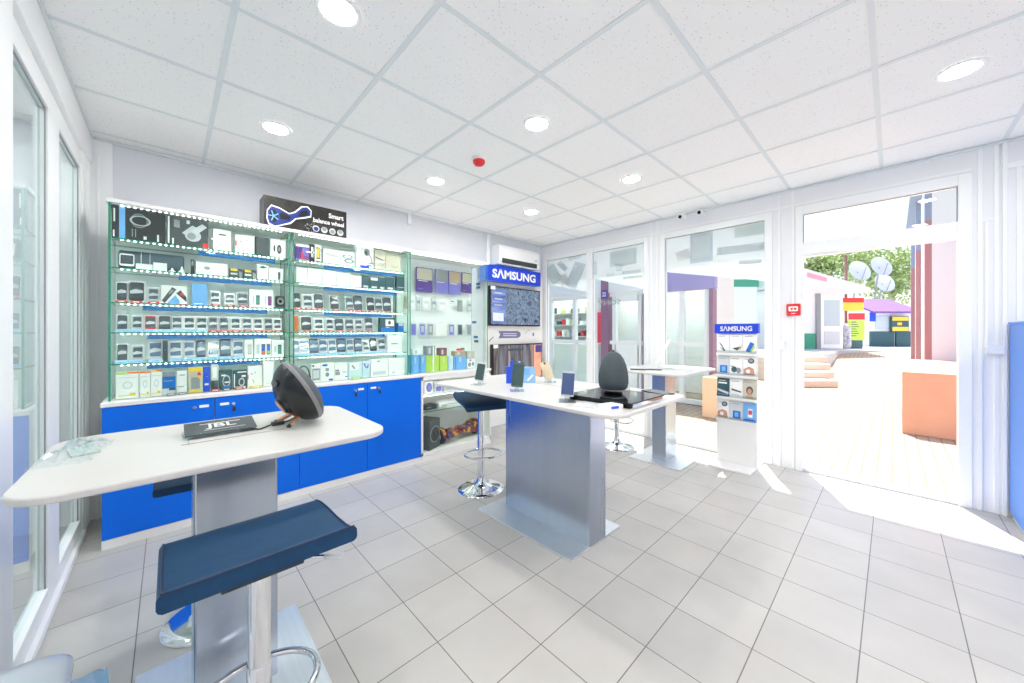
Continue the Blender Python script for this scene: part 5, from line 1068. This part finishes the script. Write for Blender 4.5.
aw = MB(); aw.add([XC @ Vector(p_) for p_ in ((10.15, 13.0, 3.68), (12.9, 13.0, 2.86), (13.0, 16, 3.0), (10.15, 16, 3.9), (10.15, 13.0, 3.0), (12.9, 13.0, 2.72), (13.0, 16, 2.8), (10.15, 16, 3.0))], [(0, 1, 2, 3), (4, 7, 6, 5), (0, 4, 5, 1), (1, 5, 6, 2), (2, 6, 7, 3), (3, 7, 4, 0)], WB)
aw.add([XC @ Vector(p_) for p_ in ((10.6, 12.98, 3.25), (11.3, 12.98, 3.08), (11.3, 12.98, 3.22), (10.6, 12.98, 3.42))], [(0, 1, 2, 3)], col('pale_pink', (240, 168, 184))); aw.build('awning', ko)
yb = thing('notice_board', 'red and yellow banner beside the kiosk door outside', 'banner', tuple(cam_frame(13.2, 14.2, .62).translation))
bxc(bxc(MB(), 12.75, 13.62, 14.0, 14.03, 2.10, 2.42, YEL), 12.75, 13.62, 13.99, 14.0, 2.42, 2.60, RED).build('banner', yb); bxc(MB(), 12.74, 12.80, 14.031, 14.08, .62, 2.6, GREY).build('post', yb)
yb2 = thing('notice_board', 'tall yellow notice board with red heading outside', 'notice board', tuple(cam_frame(13.5, 14.4, .62).translation))
bxc(bxc(MB(), 13.30, 13.95, 14.3, 14.33, .95, 1.75, LIME), 13.30, 13.95, 14.29, 14.3, 1.76, 2.02, RED).build('board', yb2)
bb_ = MB()
for k in range(7): bxc(bb_, 13.42, 13.42 + .2 + .05 * (k % 3), 14.295, 14.3, 1.65 - .09 * k, 1.68 - .09 * k, DGREY)
bb_.build('print', yb2); bxc(MB(), 13.36, 13.90, 14.331, 14.38, .62, .95, TEALD).build('foot', yb2)
wh = MB(); wh.lathe([(.16, 0), (.2, .1), (.2, .75), (.15, .9), (.05, 1.0)], screen_mat('bin_pattern', [(90, 100, 130), (200, 204, 214), (150, 110, 120)], 8, 0), cam_frame(13.06, 14.2, .62), 24)
ntp = wh.mats[0].node_tree; ntp.links.new([n for n in ntp.nodes if n.type == 'VALTORGB'][0].outputs[0], ntp.nodes['Principled BSDF'].inputs['Base Color']); tag(wh.build('street_bin'), 'patterned grey street bin beside the kiosk door outside', 'bin')
kp = thing('stall', 'market stall with purple tiled roof and green skirt outside', 'stall', tuple(cam_frame(17, 17, .62).translation))
bxc(MB(), 16.1, 18.0, 16.3, 18.2, .62, 2.25, WB).build('wall', kp)
rf = MB(); PR = col('purple_tiles', (120, 84, 156), rough=.6)
for i in range(12):
    l0 = 15.9 + .185 * i; rf.add([XC @ Vector(p_) for p_ in ((l0, 15.9, 2.18), (l0 + .17, 15.9, 2.18), (l0 + .17, 17.4, 2.86), (l0, 17.4, 2.86), (l0, 15.9, 2.1), (l0 + .17, 15.9, 2.1), (l0 + .17, 17.4, 2.78), (l0, 17.4, 2.78))], [(0, 1, 2, 3), (4, 7, 6, 5), (0, 4, 5, 1), (1, 5, 6, 2), (2, 6, 7, 3), (3, 7, 4, 0)], PR)
rf.build('roof', kp); bxc(MB(), 16.1, 17.15, 16.22, 16.3, .62, 1.3, TEALD).build('skirt_panel', kp); bxc(MB(), 17.25, 18.0, 16.22, 16.3, .62, 1.3, TEALD).build('skirt_panel', kp)
bxc(MB(), 16.35, 16.95, 16.26, 16.3, 1.4, 2.0, col('kiosk_glass', (190, 204, 212))).build('window', kp); bxc(MB(), 16.12, 16.35, 16.25, 16.3, 1.75, 2.15, ROYAL).build('blue_notice', kp)
sg = bxc(MB(), 16.95, 17.72, 16.14, 16.21, 1.28, 1.98, TEALD); bxc(sg, 16.98, 17.69, 16.13, 16.14, 1.78, 1.95, YEL); bxc(sg, 16.98, 17.69, 16.13, 16.14, 1.32, 1.50, YEL); bxc(sg, 17.2, 17.4, 16.13, 16.14, 1.58, 1.70, YEL); tag(sg.build('sign_board'), 'dark board with yellow strips on the purple roofed stall outside', 'sign board')
def dish(l, dep, z, r, label):
    o = thing('satellite_dish', label, 'satellite dish', tuple(cam_frame(l, dep, z).translation), 0, 'satellite dishes')
    Xd = cam_frame(l, dep, z) @ Matrix.Rotation(RAD(72), 4, 'X')
    MB().lathe([(.001, 0), (r * .5, r * .06), (r * .85, r * .18), (r, r * .26), (r * 1.01, r * .27), (r * .86, r * .15), (r * .5, r * .03), (.001, -.03)], WB, Xd, 32).build('reflector', o)
    MB().rod(Xd @ Vector((0, -r * .9, r * .2)), Xd @ Vector((0, 0, r * .9)), .02, GREY).build('feed_arm', o); MB().rod(Xd @ Vector((0, 0, 0)), cam_frame(l, dep + .6, .62).translation, .04, GREY).build('mast', o)
dish(20.9, 20.6, 4.95, .58, 'upper large white satellite dish above the purple roofed stall'); dish(21.5, 21, 4.08, .56, 'lower large white satellite dish above the purple roofed stall'); dish(19.1, 20, 4.6, .58, 'white satellite dish left of the other two, behind the pole')
tag(MB().rod(cam_frame(13.53, 14.65, .62).translation, cam_frame(13.53, 14.65, 4.4).translation, .05, col('pole_brown', (140, 100, 92)), .045).build('utility_pole'), 'slim brown pole behind the kiosk outside', 'pole')
LEAF = mat('leaf_green', (176, 196, 128), .6, noise=.35, nscale=1.5)
def tree(l, dep, z0, zc, r, seed, label, n=2600):
    o = thing('tree', label, 'tree', tuple(cam_frame(l, dep, z0).translation), 0, 'trees beyond the stalls'); rg = random.Random(seed)
    MB().rod(cam_frame(l, dep, z0).translation, cam_frame(l, dep, zc).translation, .2, TAN, .1).build('trunk', o)
    f = MB(); ctr = [Vector((l + rg.uniform(-r, r) * .75, dep + rg.uniform(-r, r) * .6, zc + rg.uniform(-.55, .6) * r)) for _ in range(16)]
    for i in range(n):
        c0 = rg.choice(ctr); v = Vector((rg.gauss(0, 1), rg.gauss(0, 1), rg.gauss(0, 1))).normalized() * r * .42 * rg.random() ** .4; p_ = c0 + v
        a = Vector((rg.uniform(-1, 1), rg.uniform(-1, 1), rg.uniform(-1, 1))).normalized() * .13; b = a.cross(Vector((rg.uniform(-1, 1), rg.uniform(-1, 1), 1))).normalized() * .08
        f.quad([XC @ (p_ - a), XC @ (p_ + b), XC @ (p_ + a), XC @ (p_ - b)], LEAF)
    f.build('foliage', o)
tree(28.4, 27, .6, 6.0, 2.9, 1, 'broad green tree above the purple roofed stall outside', 4200); tree(33.5, 32, .6, 7.0, 2.6, 2, 'green tree beside the white building outside', 2400); tree(20.0, 22.8, .6, 5.3, 1.5, 3, 'small green tree above the kiosk awning outside', 1800)
# pavilion across the lane, seen through the windows
pv = thing('pavilion', 'white framed shop pavilion with purple pillars across the lane', 'pavilion', (6.8, 4.2, 0))
VP = col('pavilion_purple', (150, 108, 136), rough=.5); VF = col('pavilion_fascia', (168, 156, 204), rough=.5); PG = col('pavilion_glass', (186, 206, 210), rough=.15)
MB().box(6.72, 8.1, 2.125, 8.2, 2.42, 2.62, WB).build('roof', pv)
MB().box(6.66, 6.72, 2.10, 3.05, 2.02, 2.42, VF).box(6.66, 6.80, 2.06, 2.10, 2.02, 2.42, VF).box(6.66, 6.72, 3.05, 8.2, 2.10, 2.42, WB).build('fascia', pv)
MB().box(6.86, 8.1, 2.16, 2.2, 0, 2.42, WB).box(8.0, 8.1, 2.2, 8.1, 0, 2.42, WB).box(6.86, 8.1, 8.1, 8.2, 0, 2.42, WB).build('wall', pv)
for y, w_ in ((4.17, .17), (3.27, .10), (2.11, .06)): MB().box(6.64, 6.83, y - w_ / 2, y + w_ / 2, 0, 2.41 if w_ > .1 else 2.01, VP).build('pillar', pv)
fm = MB()
for y in (2.20, 2.62, 3.10, 3.42, 3.98, 4.40, 5.0, 5.7, 6.4, 7.2): fm.box(6.70, 6.80, y - .04, y + .04, 0, 2.1, WB)
for z in (.0, 1.02, 2.015): fm.box(6.706, 6.794, 2.17, 8.09, z + .001, z + .08, WB)
fm.build('frame', pv); MB().box(6.74, 6.76, 2.2, 8.1, 0.08, 2.02, PG if False else GLASS).build('glazing', pv); MB().box(6.70, 6.74, 3.44, 3.96, .08, 1.02, PAPER).box(6.70, 6.74, 3.44, 3.96, 1.9, 2.02, PAPER).build('door_panel', pv)
MB().box(6.63, 6.639, 4.095, 4.245, 1.98, 2.16, PURP).text('22', .09, .09, PAPER, face_left((6.629, 4.17, 2.07)), .0, .02).build('number_plate', pv)
MB().box(6.64, 6.655, 4.26, 4.34, 1.05, 1.70, TAGR).build('red_strip', pv)
shv = MB()
for k in range(6): shv.box(7.6, 7.9, 4.6, 8.0, .25 + .3 * k, .27 + .3 * k, LGREY)
shv.box(7.9, 7.95, 4.6, 8.0, 0, 2.2, WB); shv.build('wall_shelf', pv)
gp = MB()
for k in range(6):
    for j in range(22):
        y = 4.65 + j * .15; gp.box(7.62, 7.75, y, y + .06 + .05 * random.random(), .27 + .3 * k, .27 + .3 * k + .08 + .12 * random.random(), random.choice([TEALD, LGREY, GREY, PAPER, PAPER, MIDB, LIME, RED]))
gp.build('stock', pv)['kind'] = 'stuff'
MB().box(6.9, 7.2, 4.7, 5.9, .08, 1.0, PAPER).build('shop_counter', pv)
PLT = emis('added_pavilion_light', (255, 255, 255), 5.0)  # glow of the ceiling panels added to lift the dark pavilion interior
for x in (7.4,):
    for y in (2.9, 4.1, 5.3, 6.5, 7.5): MB().box(x - .3, x + .3, y - .3, y + .3, 2.405, 2.419, PLT).build('added_light_panel', pv)
gk = thing('white_stall', 'white stall with green top band seen through the street window', 'stall', tuple(cam_frame(8.45, 15, 0).translation))
bxc(MB(), 7.7, 9.9, 14.6, 16, 0, 3.1, WB).build('wall', gk); bxc(MB(), 7.66, 9.94, 14.56, 16.04, 3.1, 3.4, GREEN).build('green_band', gk)
for l_ in (8.3, 8.9): bxc(MB(), l_ - .02, l_ + .02, 14.58, 14.6, .0, 3.1, LGREY).build('panel_joint', gk)
pe = MB().box(5.9, 6.5, 1.55, 2.0, -.012, .60, col('peach_wall', (240, 196, 164), rough=.8)).build('low_wall', bevel=.01); tag(pe, 'low peach rendered wall seen through the street window behind the brochure stand', 'low wall')

# ================================================================= LIGHT, CAMERA
w = bpy.data.worlds.new('sky'); SC.world = w; w.use_nodes = True
nt = w.node_tree; bgn = nt.nodes['Background']; sk = nt.nodes.new('ShaderNodeTexSky')
sk.sky_type = 'NISHITA'; sk.sun_disc = False; sk.sun_elevation = RAD(67); sk.sun_rotation = RAD(64); sk.air_density = 1.0; sk.dust_density = 3.0
nt.links.new(sk.outputs[0], bgn.inputs[0]); bgn.inputs[1].default_value = 0.2
sd = bpy.data.lights.new('sun', 'SUN'); sd.energy = 6.0; sd.angle = RAD(.6); sd.color = (1, .965, .91)
so = bpy.data.objects.new('sun', sd); C.objects.link(so)
el = RAD(67.4); hx, hy = .902, .432
so.rotation_euler = Vector((-hx * math.cos(el), -hy * math.cos(el), -math.sin(el))).to_track_quat('-Z', 'Y').to_euler(); so.location = (8, 3, 8)

cam_d = bpy.data.cameras.new('camera'); co = bpy.data.objects.new('camera', cam_d); C.objects.link(co)
co.location = (0, 0, 1.285); co.rotation_euler = (PI / 2, 0, -RAD(43.54))
cam_d.sensor_width = 36; cam_d.lens = 361.56 / 1024 * 36; cam_d.shift_y = -9.75 / 1024; cam_d.clip_start = .01; cam_d.clip_end = 300
SC.camera = co
SC.view_settings.view_transform = 'Standard'; SC.view_settings.look = 'None'; SC.view_settings.gamma = 1; SC.view_settings.use_curve_mapping = False
SC.view_settings.exposure = 0.77
SC.cycles.transparent_max_bounces = 32; SC.cycles.max_bounces = 14; SC.cycles.diffuse_bounces = 8; SC.cycles.glossy_bounces = 5
SC.cycles.sample_clamp_indirect = 8.0; SC.cycles.use_denoising = True
